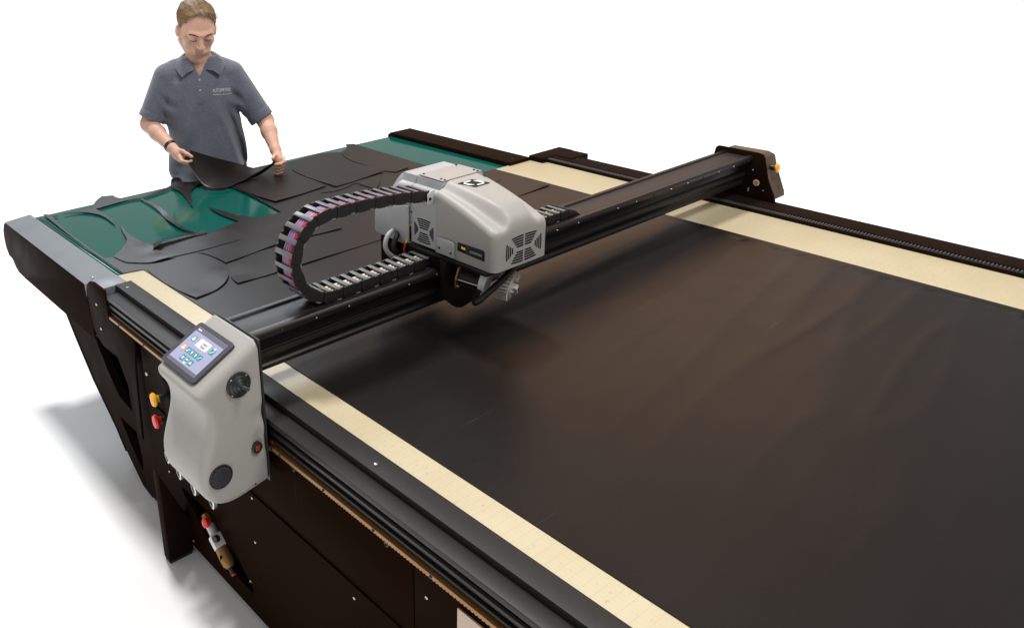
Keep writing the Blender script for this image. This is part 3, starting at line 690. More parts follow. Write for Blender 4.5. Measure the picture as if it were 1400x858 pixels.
# ------------------------------------------------------------------ cable carrier
cc = thing('cable_carrier', (.5, -1.105, 1.112), 'looped black cable chain with purple and red cables on the gantry beam', 'cable chain')
def chain_path():
    P = []; zb, zt, R_ = 1.131, 1.388, .1285; cx = .118
    x = 1.205
    while x > cx: P.append((x, zb)); x -= .004
    c = (zb+zt)/2
    k = 0
    while k <= 100:
        a = -math.pi/2-math.pi*k/100; P.append((cx+R_*math.cos(a)*1.02, c+R_*math.sin(a))); k += 1
    k = 1
    while k <= 90:
        t = k/90; P.append((cx+t*.384, zt+.004*math.sin(t*1.6)-.036*t*t)); k += 1
    return P
CP = [Vector(p) for p in chain_path()]
AL = [0]
for i in range(1, len(CP)): AL.append(AL[-1]+(CP[i]-CP[i-1]).length)
def at_s(s):
    s = max(0, min(AL[-1]-1e-6, s)); i = int(np.searchsorted(AL, s, 'right'))-1; i = min(i, len(CP)-2)
    t = (s-AL[i])/max(1e-9, AL[i+1]-AL[i]); p = CP[i].lerp(CP[i+1], t); d = (CP[i+1]-CP[i]).normalized(); return p, d
YN, YFAR = -1.150, -1.062; pitch = .036; nl = int(AL[-1]/pitch)
lh = .0185                                             # half height of a link
def link_plate(n=8):
    L_ = pitch*.62; pts = []
    for sx in (1, -1):
        for k in range(n+1):
            a = math.radians(-90+180*k/n); pts.append((sx*(L_-.010+.010*math.cos(a)), sx*math.sin(a)*lh))
    vs = [(a, d, b) for d in (-.0022, .0022) for a, b in pts]; m = len(pts)
    fs = [tuple(range(m)), tuple(range(2*m-1, m-1, -1))]+[(i+m, (i+1) % m+m, (i+1) % m, i) for i in range(m)]
    k = len(vs); vs += [(-.010, -.0034, -.006), (.006, -.0034, -.006), (.006, -.0034, .006), (-.010, -.0034, .006)]; fs.append((k, k+1, k+2, k+3))
    me = bpy.data.meshes.new('link_plate'); me.from_pydata(vs, [], fs); me.materials.append(MATS['chain_plastic']); return me
LP_ME = link_plate()
def bar_mesh(w):
    o = box('crossbar', (-w/2, w/2), (-(YFAR-YN)/2+.002, (YFAR-YN)/2-.002), (-.0022, .0022), 'chain_bar', None, .001); me = o.data; bpy.data.objects.remove(o); return me
BAR_ME = bar_mesh(.0150)
def put(name, me, x, y, z, ang):
    o = bpy.data.objects.new(name, me); link(o, cc); o.matrix_basis = Matrix.Translation((x, y, z)) @ Matrix.Rotation(-ang, 4, 'Y'); return o
for k in range(nl):
    s = AL[-1]-(nl-k-.5)*pitch; p, d = at_s(s); ang = math.atan2(d.y, d.x); nrm = Vector((-d.y, d.x))
    o1 = .0028 if k % 2 else 0
    put('link_plate', LP_ME, p.x, YN+.003+o1, p.y, ang); put('link_plate', LP_ME, p.x, YFAR-.003-o1, p.y, ang)
    for sgn in (1, -1):
        q = p+nrm*(lh-.0015)*sgn; put('crossbar', BAR_ME, q.x, (YN+YFAR)/2, q.y, ang)
def cable(y, off, r, mt, s0=0, s1=None):
    pts = []; s = s0
    while s < (s1 or AL[-1]):
        p, d = at_s(s); nr = Vector((-d.y, d.x)); q = p+nr*off; pts.append((q.x, y, q.y)); s += .012
    tube('cable', pts, r, mt, cc, 8, raw=True)
OUT = .0085     # toward the outside of the bend
for y, r, m_ in ((-1.120, .0050, 'cable_purple'), (-1.109, .0048, 'cable_purple'), (-1.0985, .0048, 'cable_grey'), (-1.130, .0055, 'cable_red'), (-1.1405, .004, 'cable_blue')): pass
sgn_out = None
p_, d_2 = at_s(AL[-1]*.78); nn = Vector((-d_2.y, d_2.x)); sgn_out = 1 if (p_+nn*.01-Vector((.118, 1.26))).length > (p_-Vector((.118, 1.26))).length else -1
for y, r, m_ in ((-1.118, .0052, 'cable_purple'), (-1.107, .0050, 'cable_purple'), (-1.096, .0045, 'cable_purple'), (-1.130, .0060, 'cable_red'), (-1.1405, .0038, 'cable_blue')): cable(y, OUT*sgn_out, r, m_)
for y, r, m_ in ((-1.098, .0070, 'cable_cream'), (-1.112, .0055, 'cable_cream'), (-1.126, .0055, 'cable_grey'), (-1.139, .0045, 'cable_black')): cable(y, -.006*sgn_out, r, m_)
prism('end_bracket', [(.488, 1.332), (.520, 1.332), (.520, 1.378), (.500, 1.374), (.488, 1.366)], 'y', YN-.004, YN-.001, 'zinc', cc, .001)
cyl('bracket_bolt', (.498, YN-.007, 1.350), (.498, YN-.001, 1.350), .005, 'vent_dark', cc, 12)
prism('end_shoe', [(1.200, 1.113), (1.270, 1.113), (1.235, 1.138), (1.200, 1.149)], 'y', YN, YFAR, 'chain_plastic', cc, .001)
for y_ in (-1.14, -1.106, -1.072): screw((1.222, y_, 1.143), (.4, 0, 1), .005, 'bezel', cc)
# ------------------------------------------------------------------ air regulator in the skirt slot
ar = thing('air_regulator', (-.20, -.86, .10), 'small brass and red air regulator in the slot of the brown skirt', 'air regulator')
ad = Vector((-.004, -.172, -.125)).normalized(); A0 = Vector((-.200, -.765, .262))
cyl('brass_fitting', A0-ad*.012, A0+ad*.025, .014, 'rack_brass', ar, 6)
lathe('red_knob', [(.010, 0), (.016, .003), (.017, .018), (.010, .022)], A0+Vector((-.006, -.030, .002)), (-1, -.1, .2), 'button_red', ar, 18)
cyl('valve_body', A0+ad*.028, A0+ad*.075, .016, 'zinc', ar, 16, .002)
prism('gauge_block', [(-.818, .216), (-.858, .188), (-.872, .212), (-.834, .240)], 'x', -.226, -.186, 'white_plastic', ar, .003)
cyl('gauge', (-.206, -.852, .232), (-.222, -.856, .236), .012, 'black_plastic', ar, 16)
lathe('bowl', [(.016, 0), (.021, .004), (.022, .05), (.020, .072), (.012, .082)], A0+ad*.108, ad, 'rack_brass', ar, 24)
M_ = A0+ad*.118; box('sight_glass', (-.2245, -.219), (M_.y-.035, M_.y-.028), (M_.z-.040, M_.z-.002), 'vent_dark', ar, .001)
cyl('drain', A0+ad*.190, A0+ad*.214, .009, 'black_plastic', ar, 14); lathe('drain_tip', [(.009, 0), (.008, .004), (.004, .005)], A0+ad*.214, ad, 'button_red', ar, 14)
# ------------------------------------------------------------------ sheet material and cut pieces on the table
OPENING = [(-0.037,0.902),(0.0,0.905),(0.067,0.894),(0.103,0.865),(0.139,0.788),(0.148,0.711),(0.141,0.625),(0.137,0.573),(0.157,0.657),(0.166,0.754),(0.165,0.868),(0.263,0.884),(0.368,0.894),(0.403,0.868),(0.469,0.882),(0.569,0.916),(0.592,0.937),(0.602,0.858),(0.578,0.738),(0.53,0.589),(0.527,0.563),(0.591,0.694),(0.64,0.805),(0.701,0.86),(0.76,0.899),(0.842,0.936),(0.831,0.733),(0.828,0.495),(0.796,0.198),(0.729,0.191),(0.665,0.222),(0.624,0.282),(0.612,0.354),(0.602,0.415),(0.589,0.47),(0.587,0.526),(0.571,0.439),(0.568,0.335),(0.581,0.224),(0.489,0.198),(0.411,0.18),(0.38,0.188),(0.356,0.222),(0.295,0.22),(0.197,0.22),(0.146,0.189),(0.132,0.286),(0.13,0.392),(0.139,0.493),(0.153,0.555),(0.117,0.447),(0.089,0.321),(-0.035,0.193),(-0.067,0.207),(-0.067,0.389),(-0.062,0.576),(-0.059,0.726)]
BACK_EDGE = [(-0.077,0.003),(-0.081,0.402),(-0.057,0.976),(-0.008,0.901),(0.07,0.904),(0.162,0.894),(0.189,0.956),(0.22,1.001),(0.268,1.048),(0.318,1.021),(0.315,0.971),(0.336,0.935),(0.378,0.916),(0.383,0.921),(0.416,0.896),(0.556,0.936),(0.602,0.958),(0.672,1.026),(0.697,0.967),(0.772,0.921),(0.87,0.986),(1.075,0.944),(1.298,0.922),(1.379,0.907),(1.457,0.93),(1.582,0.927),(1.658,0.867),(1.741,0.91),(1.788,0.994),(1.831,0.973),(1.826,0.634),(1.817,0.322)]
P_lung = [(0.02,-0.417),(0.065,-0.412),(0.12,-0.4),(0.172,-0.367),(0.213,-0.321),(0.237,-0.274),(0.249,-0.214),(0.256,-0.128),(0.258,-0.063),(0.238,-0.011),(0.183,-0.003),(0.132,-0.003),(0.074,-0.005),(0.019,-0.009),(0.006,-0.042),(-0.001,-0.158),(0.003,-0.309)]
P_bean = [(0.203,-0.404),(0.209,-0.351),(0.223,-0.313),(0.251,-0.27),(0.311,-0.217),(0.379,-0.185),(0.448,-0.172),(0.552,-0.179),(0.635,-0.16),(0.715,-0.189),(0.823,-0.221),(0.9,-0.258),(0.941,-0.321),(0.927,-0.412),(0.764,-0.412),(0.506,-0.416),(0.391,-0.414),(0.287,-0.41)]
P_upper = [(0.274,-0.191),(0.275,-0.127),(0.267,-0.046),(0.25,-0.011),(0.327,-0.003),(0.411,-0.007),(0.481,0.004),(0.529,0.01),(0.642,-0.001),(0.773,-0.002),(0.873,-0.021),(0.876,-0.101),(0.864,-0.188),(0.766,-0.179),(0.662,-0.162),(0.563,-0.158),(0.415,-0.174)]
P_left = [(0.119,0.136),(0.218,0.156),(0.353,0.168),(0.416,0.157),(0.512,0.148),(0.498,0.075),(0.485,0.004),(0.33,0.003),(0.237,0.009),(0.155,0.02),(0.12,0.066)]
P_brown = [(0.844,0.732),(0.832,0.502),(0.854,0.334),(0.868,0.334),(1.007,0.346),(1.189,0.376),(1.204,0.499),(1.206,0.655),(1.21,0.756),(1.206,0.813),(1.05,0.828),(0.898,0.786)]
P_mid = [(1.216,0.659),(1.21,0.507),(1.217,0.323),(1.352,0.339),(1.57,0.368),(1.578,0.452),(1.569,0.538),(1.566,0.653),(1.59,0.745),(1.623,0.832),(1.58,0.859),(1.571,0.913),(1.464,0.917),(1.345,0.891),(1.243,0.784)]
P_right = [(1.64,0.843),(1.695,0.883),(1.774,0.888),(1.783,0.805),(1.768,0.566),(1.752,0.451),(1.713,0.332),(1.606,0.318),(1.579,0.374),(1.585,0.46),(1.579,0.55),(1.578,0.658),(1.602,0.757)]
P_low = [(1.104,0.302),(1.221,0.319),(1.346,0.332),(1.531,0.348),(1.39,0.192),(1.334,0.155),(1.333,0.316),(1.195,0.265)]
P_far = [(1.729,-0.415),(2.007,-0.402),(2.004,-0.358),(1.98,-0.283),(1.921,-0.231),(1.839,-0.2),(1.757,-0.17),(1.64,-0.318)]
P_arc = [(1.93,-0.041),(1.961,-0.071),(1.946,-0.111),(1.919,-0.151),(1.886,-0.17),(1.851,-0.174),(1.77,-0.158)]
SCRAP = [(0.153,0.555),(0.135,0.484),(0.126,0.384),(0.128,0.278),(0.143,0.181),(0.114,0.137),(0.128,0.081),(0.158,0.006),(0.107,0.013),(0.045,0.022),(-0.003,0.071),(-0.025,0.102),(-0.033,0.164),(-0.035,0.193),(0.088,0.318),(0.119,0.445)]
S_STRIP = [(0.398,0.866),(0.399,0.736),(0.384,0.601),(0.373,0.543),(0.353,0.442),(0.342,0.312),(0.36,0.23)]
CURL = [(0.13,0.154),(0.187,0.2),(0.284,0.2),(0.393,0.179)]
def wr(x, y):
    """soft wrinkles that run across the table, a few metres of them"""
    if y > -.06: return 0
    f = min(1, (-.06-y)/.5); q = y-.16*x; a = noise.noise((x*.9+.3*y, q*7.5, 1.3)); b = noise.noise((x*1.3, q*12, 7.7)); c = noise.noise((x*1.1, q*23, 4.1))
    g = min(1, max(0, (x-.02)/.25))*min(1, max(0, (2.03-x)/.12)); s = .25+.75*min(1, max(0, (x-.35)/.7))
    return f*g*s*(.0026*(1-abs(a))**6+.0006*b+.0003*c)
OUTER = [(0.0, YF), (2.03, YF), (2.03, -.004), (1.822, .004)]+BACK_EDGE[::-1]+[(0.0, -.016)]
OUTER = smooth_poly(OUTER[:4]+OUTER[4:], 1, 50)
hole = smooth_poly(OPENING, 2, 50)
ms = slab('material_sheet', OUTER, [hole], 'z', .9012, .9036, 'sheet', None, (.05, .015), wr, 50)
tag(ms, 'wide black vinyl sheet lying along the bed, its far end cut to a skeleton', 'vinyl sheet')
GRP = 'cut black pieces on the outfeed table'
def piece(name, poly, z, label, cat='vinyl piece', lift=(), tilt=.0, it=2, keep=45, mt='sheet_piece', g=.03):
    """a cut piece lying on the sheet; lift = [(x, y, radius, height)] raises places"""
    def zf(a, b):
        v = .0008*noise.noise((a*5, b*5, z*900))
        for lx, ly, lr, lh_ in lift:
            d = math.hypot(a-lx, b-ly)/lr
            if d < 1: v += .55*lh_*(1-d*d)**2
        return v+.0008
    return tag(slab(name, smooth_poly(poly, it, keep), [], 'z', z, z+.0014, mt, None, g, zf, 50), label, cat, GRP)
piece('vinyl_piece', P_lung, .9042, 'rounded black piece beside the near cream strip', lift=[(.02, -.41, .10, .006), (.22, -.30, .12, .010), (.16, -.38, .10, .006)])
piece('vinyl_piece', P_bean, .9040, 'long bean shaped black piece between cable chain and gantry', lift=[(.20, -.40, .10, .007), (.5, -.41, .3, .006), (.3, -.22, .15, .006)])
piece('vinyl_piece', P_upper, .9046, 'black piece lying behind the cable chain loop', lift=[(.275, -.18, .12, .004), (.56, -.158, .25, .008), (.87, -.18, .15, .006)])
piece('vinyl_piece', P_left, .9044, 'narrow black piece along the green opening nearest the loop', lift=[(.12, .13, .10, .006), (.51, .148, .15, .006)])
piece('vinyl_piece', P_brown, .9046, 'black piece under the held sheet beside the green opening', lift=[(.86, .335, .25, .009), (1.18, .38, .2, .006)])
piece('vinyl_piece', P_mid, .9050, 'large black piece in the middle of the outfeed belt', lift=[(1.22, .33, .2, .006), (1.57, .37, .25, .009)])
piece('vinyl_piece', P_right, .9044, 'black piece at the right edge of the outfeed belt', lift=[(1.70, .34, .15, .006), (1.65, .85, .1, .006)])
piece('vinyl_piece', P_low, .9042, 'slim black piece just behind the cutting head', lift=[(1.38, .2, .15, .005)])
piece('vinyl_piece', P_far, .9042, 'black piece right of the cutting head near the far strip', lift=[(1.9, -.405, .2, .009), (2.0, -.39, .12, .005)])
piece('vinyl_piece', P_arc, .9042, 'small round ended black piece at the far corner of the bed', lift=[(1.95, -.09, .08, .006)])
piece('vinyl_scrap', SCRAP, .9050, 'forked black offcut at the near corner of the green opening', 'vinyl scrap', lift=[(.143, .19, .09, .010), (.13, .04, .09, .014), (.153, .555, .12, .010)], it=2)
def ribbon(name, pts, w, zs, label, mt='sheet_piece', roll=None, thick=.0014):
    P = [Vector(p) for p in catmull([(a, b, 0) for a, b in pts], 8)]; n = len(P); vs = []; fs = []
    for i, p in enumerate(P):
        t = i/(n-1); d = (P[min(i+1, n-1)]-P[max(0, i-1)]).normalized(); nr = Vector((-d.y, d.x, 0)); ww = w(t); zz = zs(t); a = roll(t) if roll else 0
        up = Vector((0, 0, 1)); sd = nr*math.cos(a)+up*math.sin(a); nn_ = -nr*math.sin(a)+up*math.cos(a); c = p+up*zz
        for u, v in ((-1, 0), (1, 0), (1, 1), (-1, 1)): vs.append(c+sd*(u*ww/2)+nn_*(v*thick))
    for i in range(n-1):
        for k in range(4): fs.append((i*4+k, i*4+(k+1) % 4, i*4+4+(k+1) % 4, i*4+4+k))
    fs += [(3, 2, 1, 0), tuple((n-1)*4+k for k in range(4))]
    bm = bmesh.new(); bv = [bm.verts.new(v) for v in vs]
    for t in fs: bm.faces.new([bv[i] for i in t])
    return tag(from_bm(name, bm, mt, None, 40), label, 'vinyl scrap', GRP)
ribbon('vinyl_scrap', S_STRIP, lambda t: .012+.012*math.sin(math.pi*t), lambda t: .9012+.005*math.sin(t*6.28)**2, 'thin S shaped black strip crossing the green opening', roll=lambda t: .22*math.sin(t*5))
ribbon('vinyl_scrap', CURL, lambda t: .055-.03*t, lambda t: .912+.012*math.sin(math.pi*min(1, t*1.2)), 'curled up black strip at the front of the green opening', roll=lambda t: -.55*(1-t))
# ------------------------------------------------------------------ person (implicit body; x = image right, f = toward camera, z up)
mat('skin', (.70, .41, .305), .48, .35, var=.10, vscale=14, bump=.05, bscale=220)
mat('lips', (.66, .34, .29), .45, .35)
mat('stubble', (.61, .36, .27), .55, .3, var=.12, vscale=90)
mat('hair_sandy', (.20, .125, .065), .5, .4)
mat('brow_hair', (.10, .05, .025), .6, .3)
mat('shirt_grey', (.088, .100, .126), .88, .25, bump=.0, sheen=.25)
mat('shirt_button', (.45, .45, .44), .4, .4)
mat('trousers', (.03, .032, .04), .85, .2, var=.15)
mat('shoe', (.02, .016, .013), .5, .4)
mat('band_black', (.012, .012, .012), .5, .3)
mat('thread_white', (.62, .63, .66), .8, .1)
mat('thread_blue', (.42, .58, .66), .8, .1)
def _heather():
    nt = MATS['shirt_grey'].node_tree; b = nt.nodes['Principled BSDF']; N = nt.nodes.new; L = nt.links.new
    tc = N('ShaderNodeTexCoord'); n = N('ShaderNodeTexNoise'); n.inputs['Scale'].default_value = 170; n.inputs['Detail'].default_value = 4
    n2 = N('ShaderNodeTexNoise'); n2.inputs['Scale'].default_value = 16; n2.inputs['Detail'].default_value = 3
    L(tc.outputs['Object'], n.inputs['Vector']); L(tc.outputs['Object'], n2.inputs['Vector'])
    ad_ = N('ShaderNodeMath'); ad_.operation = 'ADD'; L(n.outputs['Fac'], ad_.inputs[0]); sc_ = N('ShaderNodeMath'); sc_.operation = 'MULTIPLY'; L(n2.outputs['Fac'], sc_.inputs[0]); sc_.inputs[1].default_value = .35; L(sc_.outputs[0], ad_.inputs[1])
    r = N('ShaderNodeValToRGB'); r.color_ramp.elements[0].position = .45; r.color_ramp.elements[1].position = .9
    r.color_ramp.elements[0].color = (.088, .098, .124, 1); r.color_ramp.elements[1].color = (.150, .166, .205, 1); L(ad_.outputs[0], r.inputs[0]); L(r.outputs[0], b.inputs['Base Color'])
    bp = N('ShaderNodeBump'); bp.inputs['Strength'].default_value = .35; bp.inputs['Distance'].default_value = .002; L(n.outputs['Fac'], bp.inputs['Height']); L(bp.outputs[0], b.inputs['Normal'])
    nt = MATS['hair_sandy'].node_tree; b = nt.nodes['Principled BSDF']; N = nt.nodes.new; L = nt.links.new
    tc = N('ShaderNodeTexCoord'); mp = N('ShaderNodeMapping'); mp.inputs['Scale'].default_value = (9, 2.2, 1.6); mp.inputs['Rotation'].default_value = (.5, .1, .4); L(tc.outputs['Object'], mp.inputs['Vector'])
    n = N('ShaderNodeTexNoise'); n.inputs['Scale'].default_value = 16; n.inputs['Detail'].default_value = 5; L(mp.outputs[0], n.inputs['Vector'])
    r = N('ShaderNodeValToRGB'); r.color_ramp.elements[0].position = .38; r.color_ramp.elements[1].position = .66
    r.color_ramp.elements[0].color = (.09, .05, .022, 1); r.color_ramp.elements[1].color = (.42, .29, .155, 1); L(n.outputs['Fac'], r.inputs[0]); L(r.outputs[0], b.inputs['Base Color'])
    bp = N('ShaderNodeBump'); bp.inputs['Strength'].default_value = .8; bp.inputs['Distance'].default_value = .004; L(n.outputs['Fac'], bp.inputs['Height']); L(bp.outputs[0], b.inputs['Normal'])
_heather()
mat('hair_lock', (.25, .16, .085), .5, .4)
_nt = MATS['hair_lock'].node_tree; _g = _nt.nodes.new('ShaderNodeNewGeometry'); _r = _nt.nodes.new('ShaderNodeValToRGB')
_r.color_ramp.elements[0].color = (.11, .062, .028, 1); _r.color_ramp.elements[1].color = (.40, .265, .135, 1); _nt.links.new(_g.outputs['Random Per Island'], _r.inputs[0]); _nt.links.new(_r.outputs[0], _nt.nodes['Principled BSDF'].inputs['Base Color'])
PO = Vector((.98, 1.20, 0)); PU = Vector((.885, -.465, 0)).normalized(); PV = Vector((-PU.y*-1, 0, 0)); PV = Vector((PU.y, -PU.x, 0))
pe = thing('person', PO, 'person in a grey polo shirt bending over the outfeed belt, lifting a black sheet', 'person')
pe.rotation_euler = (0, 0, math.atan2(PU.y, PU.x))
def plink(o, parent=None):
    o.parent = parent or pe; o.matrix_parent_inverse = Matrix.Identity(4); return o
def loc2w(p): return PO+PU*p[0]+PV*p[1]+Vector((0, 0, p[2]))
class Field:
    """signed distance on a grid in (x, f, z)"""
    def __init__(s, lo, hi, h):
        s.lo = np.array(lo); s.h = h; s.n = np.ceil((np.array(hi)-s.lo)/h).astype(int)+1
        s.ax = [(s.lo[i]+h*np.arange(s.n[i])).astype(np.float32) for i in range(3)]; s.D = np.full(s.n, .05, np.float32)
    def win(s, lo, hi):
        a = np.clip(np.floor((np.array(lo)-s.lo)/s.h).astype(int), 0, s.n-1); b = np.clip(np.ceil((np.array(hi)-s.lo)/s.h).astype(int)+1, 1, s.n)
        sl = tuple(slice(a[i], max(a[i]+1, b[i])) for i in range(3))
        return sl, s.ax[0][sl[0]][:, None, None], s.ax[1][sl[1]][None, :, None], s.ax[2][sl[2]][None, None, :]
    def add(s, fn, lo, hi, k=.01, sub=False):
        sl, X, F_, Z = s.win(np.array(lo)-k-.03, np.array(hi)+k+.03); d = fn(X, F_, Z).astype(np.float32)
        s.D[sl] = smax(s.D[sl], -d, k) if sub else smin(s.D[sl], d, k)
    def cap(s, a, b, r0, r1=None, k=.012, sub=False, flat=None):
        a = np.array(a, float); b = np.array(b, float); r1 = r0 if r1 is None else r1; e = b-a; L2 = max(1e-9, e@e); m = max(r0, r1)
        def fn(X, F_, Z):
            t = np.clip(((X-a[0])*e[0]+(F_-a[1])*e[1]+(Z-a[2])*e[2])/L2, 0, 1)
            return np.sqrt((X-a[0]-e[0]*t)**2+(F_-a[1]-e[1]*t)**2+(Z-a[2]-e[2]*t)**2)-(r0+(r1-r0)*t)
        s.add(fn, np.minimum(a, b)-m, np.maximum(a, b)+m, k, sub)
    def ell(s, c, r, B=None, k=.012, sub=False):
        c = np.array(c, float); B = np.eye(3) if B is None else np.array(B); r = np.array(r, float); m = max(r)
        def fn(X, F_, Z):
            q = [((X-c[0])*B[i][0]+(F_-c[1])*B[i][1]+(Z-c[2])*B[i][2]) for i in range(3)]
            k0 = np.sqrt(sum((q[i]/r[i])**2 for i in range(3))); k1 = np.sqrt(sum((q[i]/r[i]**2)**2 for i in range(3)))
            return k0*(k0-1)/np.maximum(k1, 1e-6)
        s.add(fn, c-m, c+m, k, sub)
    def mesh(s, name, mt, parent=None, relax=1):
        D = s.D.copy(); D[0] = D[-1] = .05; D[:, 0] = D[:, -1] = .05; D[:, :, 0] = D[:, :, -1] = .05
        o = net_mesh(name, D, s.lo, s.h, mt, None, relax)
        o.data.transform(Matrix.Diagonal((1, -1, 1, 1))); o.data.flip_normals(); return plink(o, parent)
# head frame
th, ps = math.radians(29), math.radians(11)
HR = np.array((math.cos(ps), -math.sin(ps), 0.)); HF = np.array((math.sin(ps)*math.cos(th), math.cos(ps)*math.cos(th), -math.sin(th))); HU = np.cross(HF, HR)*-1
HU = HU if HU[2] > 0 else -HU
roll = math.radians(-3); HR, HU = HR*math.cos(roll)+HU*math.sin(roll), HU*math.cos(roll)-HR*math.sin(roll)
HC = np.array((-.006, .030, 1.658)); HB = np.stack([HR, HF, HU]); HS = 1.05; HW_ = 1.15
def hp_(a, b, c): return HC+(HR*a*HW_+HF*b+HU*c)*HS
B = Field((-.43, -.20, .70), (.45, .46, 1.83), .004)
def hell(c, r, **k): B.ell(hp_(*c), np.array(r)*HS*np.array((HW_, 1, 1)), HB, **k)
def hcap(a, b, r0, r1=None, **k): B.cap(hp_(*a), hp_(*b), r0*HS, None if r1 is None else r1*HS, **k)
hell((0, -.022, .045), (.080, .104, .090), k=.01); hell((0, .036, -.020), (.066, .066, .098), k=.02)
for s in (-1, 1):
    hcap((s*.054, .004, -.062), (s*.022, .072, -.130), .030, .024, k=.02); hcap((s*.050, .066, -.018), (s*.046, .050, -.05), .020, .020, k=.02)
    hcap((s*.012, .098, .026), (s*.052, .078, .026), .013, .011, k=.012)
hell((0, .084, -.130), (.026, .022, .022), k=.014); hell((0, .062, -.085), (.050, .040, .040), k=.02)
hcap((0, .098, .018), (0, .121, -.034), .008, .0125, k=.010); hell((0, .119, -.036), (.0135, .013, .011), k=.006)
for s in (-1, 1):
    hell((s*.012, .110, -.039), (.009, .011, .008), k=.006); hell((s*.033, .112, .006), (.019, .014, .013), k=.008, sub=True); hell((s*.033, .086, .004), (.017, .017, .0145), k=.004)
hcap((-.022, .098, -.072), (.022, .098, -.072), .0075, k=.008); hcap((-.017, .099, -.083), (.017, .099, -.083), .0085, k=.008); hcap((-.026, .112, -.0775), (.026, .112, -.0775), .0035, k=.003, sub=True)
hcap((-.020, .112, -.094), (.020, .112, -.094), .006, k=.008, sub=True)
for s in (-1, 1): hell((s*.062, -.004, -.012), (.024, .026, .034), k=.015); hell((s*.083, -.006, -.014), (.010, .020, .034), k=.006); hell((s*.0945, .006, -.012), (.006, .009, .018), k=.004, sub=True)
B.cap(hp_(0, -.035, -.06), (-.002, -.02, 1.42), .062, .070, k=.025)
# trunk under the shirt
def trunk(grow, zt):
    zs = np.array([.70, .80, .90, 1.0, 1.1, 1.2, 1.3, 1.38, 1.44, 1.50]); aw = np.array([.205, .208, .206, .203, .196, .190, .188, .180, .140, .085])+grow
    bd = np.array([.120, .128, .132, .130, .124, .122, .120, .108, .085, .060])+grow; cf = np.array([.02, .03, .03, .025, .02, .012, .005, .0, -.005, -.012]); cx = np.array([-.002, -.002, -.004, -.008, -.012, -.016, -.016, -.015, -.010, -.005])
    def fn(X, F_, Z):
        z = Z.ravel(); a = np.interp(z, zs, aw)[None, None, :]; b = np.interp(z, zs, bd)[None, None, :]; c = np.interp(z, zs, cf)[None, None, :]; x0 = np.interp(z, zs, cx)[None, None, :]
        q = (np.abs((X-x0)/a)**2.3+np.abs((F_-c)/b)**2.3)**(1/2.3); d = (q-1)*np.minimum(a, b)*.9
        return np.maximum(d, Z-zt)
    return fn
B.add(trunk(-.034, 1.50), (-.3, -.2, .7), (.3, .2, 1.52), .03)
SHL, ELL, WRL, HNL = (-.205, -.005, 1.395), (-.312, .020, 1.160), (-.196, .232, 1.068), (-.150, .290, 1.042)
SHR, ELR, WRR, HNR = (.172, -.005, 1.390), (.322, .055, 1.140), (.352, .262, 1.020), (.358, .320, .980)
for a, b, c in ((SHL, ELL, WRL), (SHR, ELR, WRR)):
    B.cap(a, b, .056, .046, k=.02); mid = np.array(b)*.62+np.array(c)*.38; B.cap(b, mid, .046, .043, k=.02); B.cap(mid, c, .043, .029, k=.02)
# hand at the image left: palm, thumb on top of the sheet, four fingers beneath
def finger(pts, r, k=.006):
    for i in range(len(pts)-1): B.cap(pts[i], pts[i+1], r*(1-.07*i), r*(1-.07*(i+1)), k=k)
B.cap(WRL, (-.158, .285, 1.044), .027, .026, k=.015); B.cap((-.172, .270, 1.040), (-.150, .305, 1.024), .026, .022, k=.012)
finger([(-.165, .272, 1.066), (-.138, .310, 1.064), (-.112, .338, 1.052), (-.094, .346, 1.040)], .0115)
for i in range(4): finger([(-.158+.008*i, .318-.012*i, 1.036-.007*i), (-.146+.010*i, .346-.010*i, 1.020-.009*i), (-.118+.006*i, .352-.014*i, 1.014-.006*i), (-.098, .344-.016*i, 1.018-.004*i)][: 4], .0100-.0006*i)
# hand at the image right: fist closed on the sheet's corner
B.cap(WRR, (.362, .316, .985), .028, .027, k=.015); B.cap((.350, .322, .985), (.374, .330, .968), .026, .026, k=.015)
for i in range(4): finger([(.384-.003*i, .338+.010*i-.008*i, .992-.020*i), (.386-.006*i, .370-.006*i, .980-.020*i), (.362-.006*i, .384-.008*i, .972-.019*i), (.338-.002*i, .376-.008*i, .970-.018*i)], .0112-.0006*i)
finger([(.350, .318, 1.004), (.338, .345, 1.010), (.326, .370, 1.002)], .0112)
body = B.mesh('body', 'skin', None, 1); body.data.materials.append(MATS['lips']); body.data.materials.append(MATS['stubble'])
for p_ in body.data.polygons:
    c = p_.center; q = np.array((c.x, -c.y, c.z))-HC; a, b, d = (q @ HR)/HS/HW_, (q @ HF)/HS, (q @ HU)/HS
    if b > .05:
        if abs(a) < .019 and -.086 < d < -.071 and b > .094: p_.material_index = 1
        elif d < -.092 and b > .07: p_.material_index = 2
# hair
Hh = Field((-.13, -.16, 1.52), (.13, .20, 1.83), .0035)
sl, X, F_, Z = Hh.win(Hh.lo, Hh.lo+Hh.n*Hh.h)
qa = ((X-HC[0])*HR[0]+(F_-HC[1])*HR[1]+(Z-HC[2])*HR[2])/HS/HW_; qb = ((X-HC[0])*HF[0]+(F_-HC[1])*HF[1]+(Z-HC[2])*HF[2])/HS; qc = ((X-HC[0])*HU[0]+(F_-HC[1])*HU[1]+(Z-HC[2])*HU[2])/HS
def el(c, r): return (np.sqrt(((qa-c[0])/r[0])**2+((qb-c[1])/r[1])**2+((qc-c[2])/r[2])**2)-1)*min(r)
d = smin(el((0, -.017, .050), (.084, .115, .092)), el((.0, .050, .080), (.060, .052, .042)), .02)
ragged = .005*np.sin(qa*140+qb*50)+.004*np.sin(qa*71+2)+.003*np.sin(qa*233+qb*31)
hl = .086+.30*np.maximum(0, .02-qb)*0
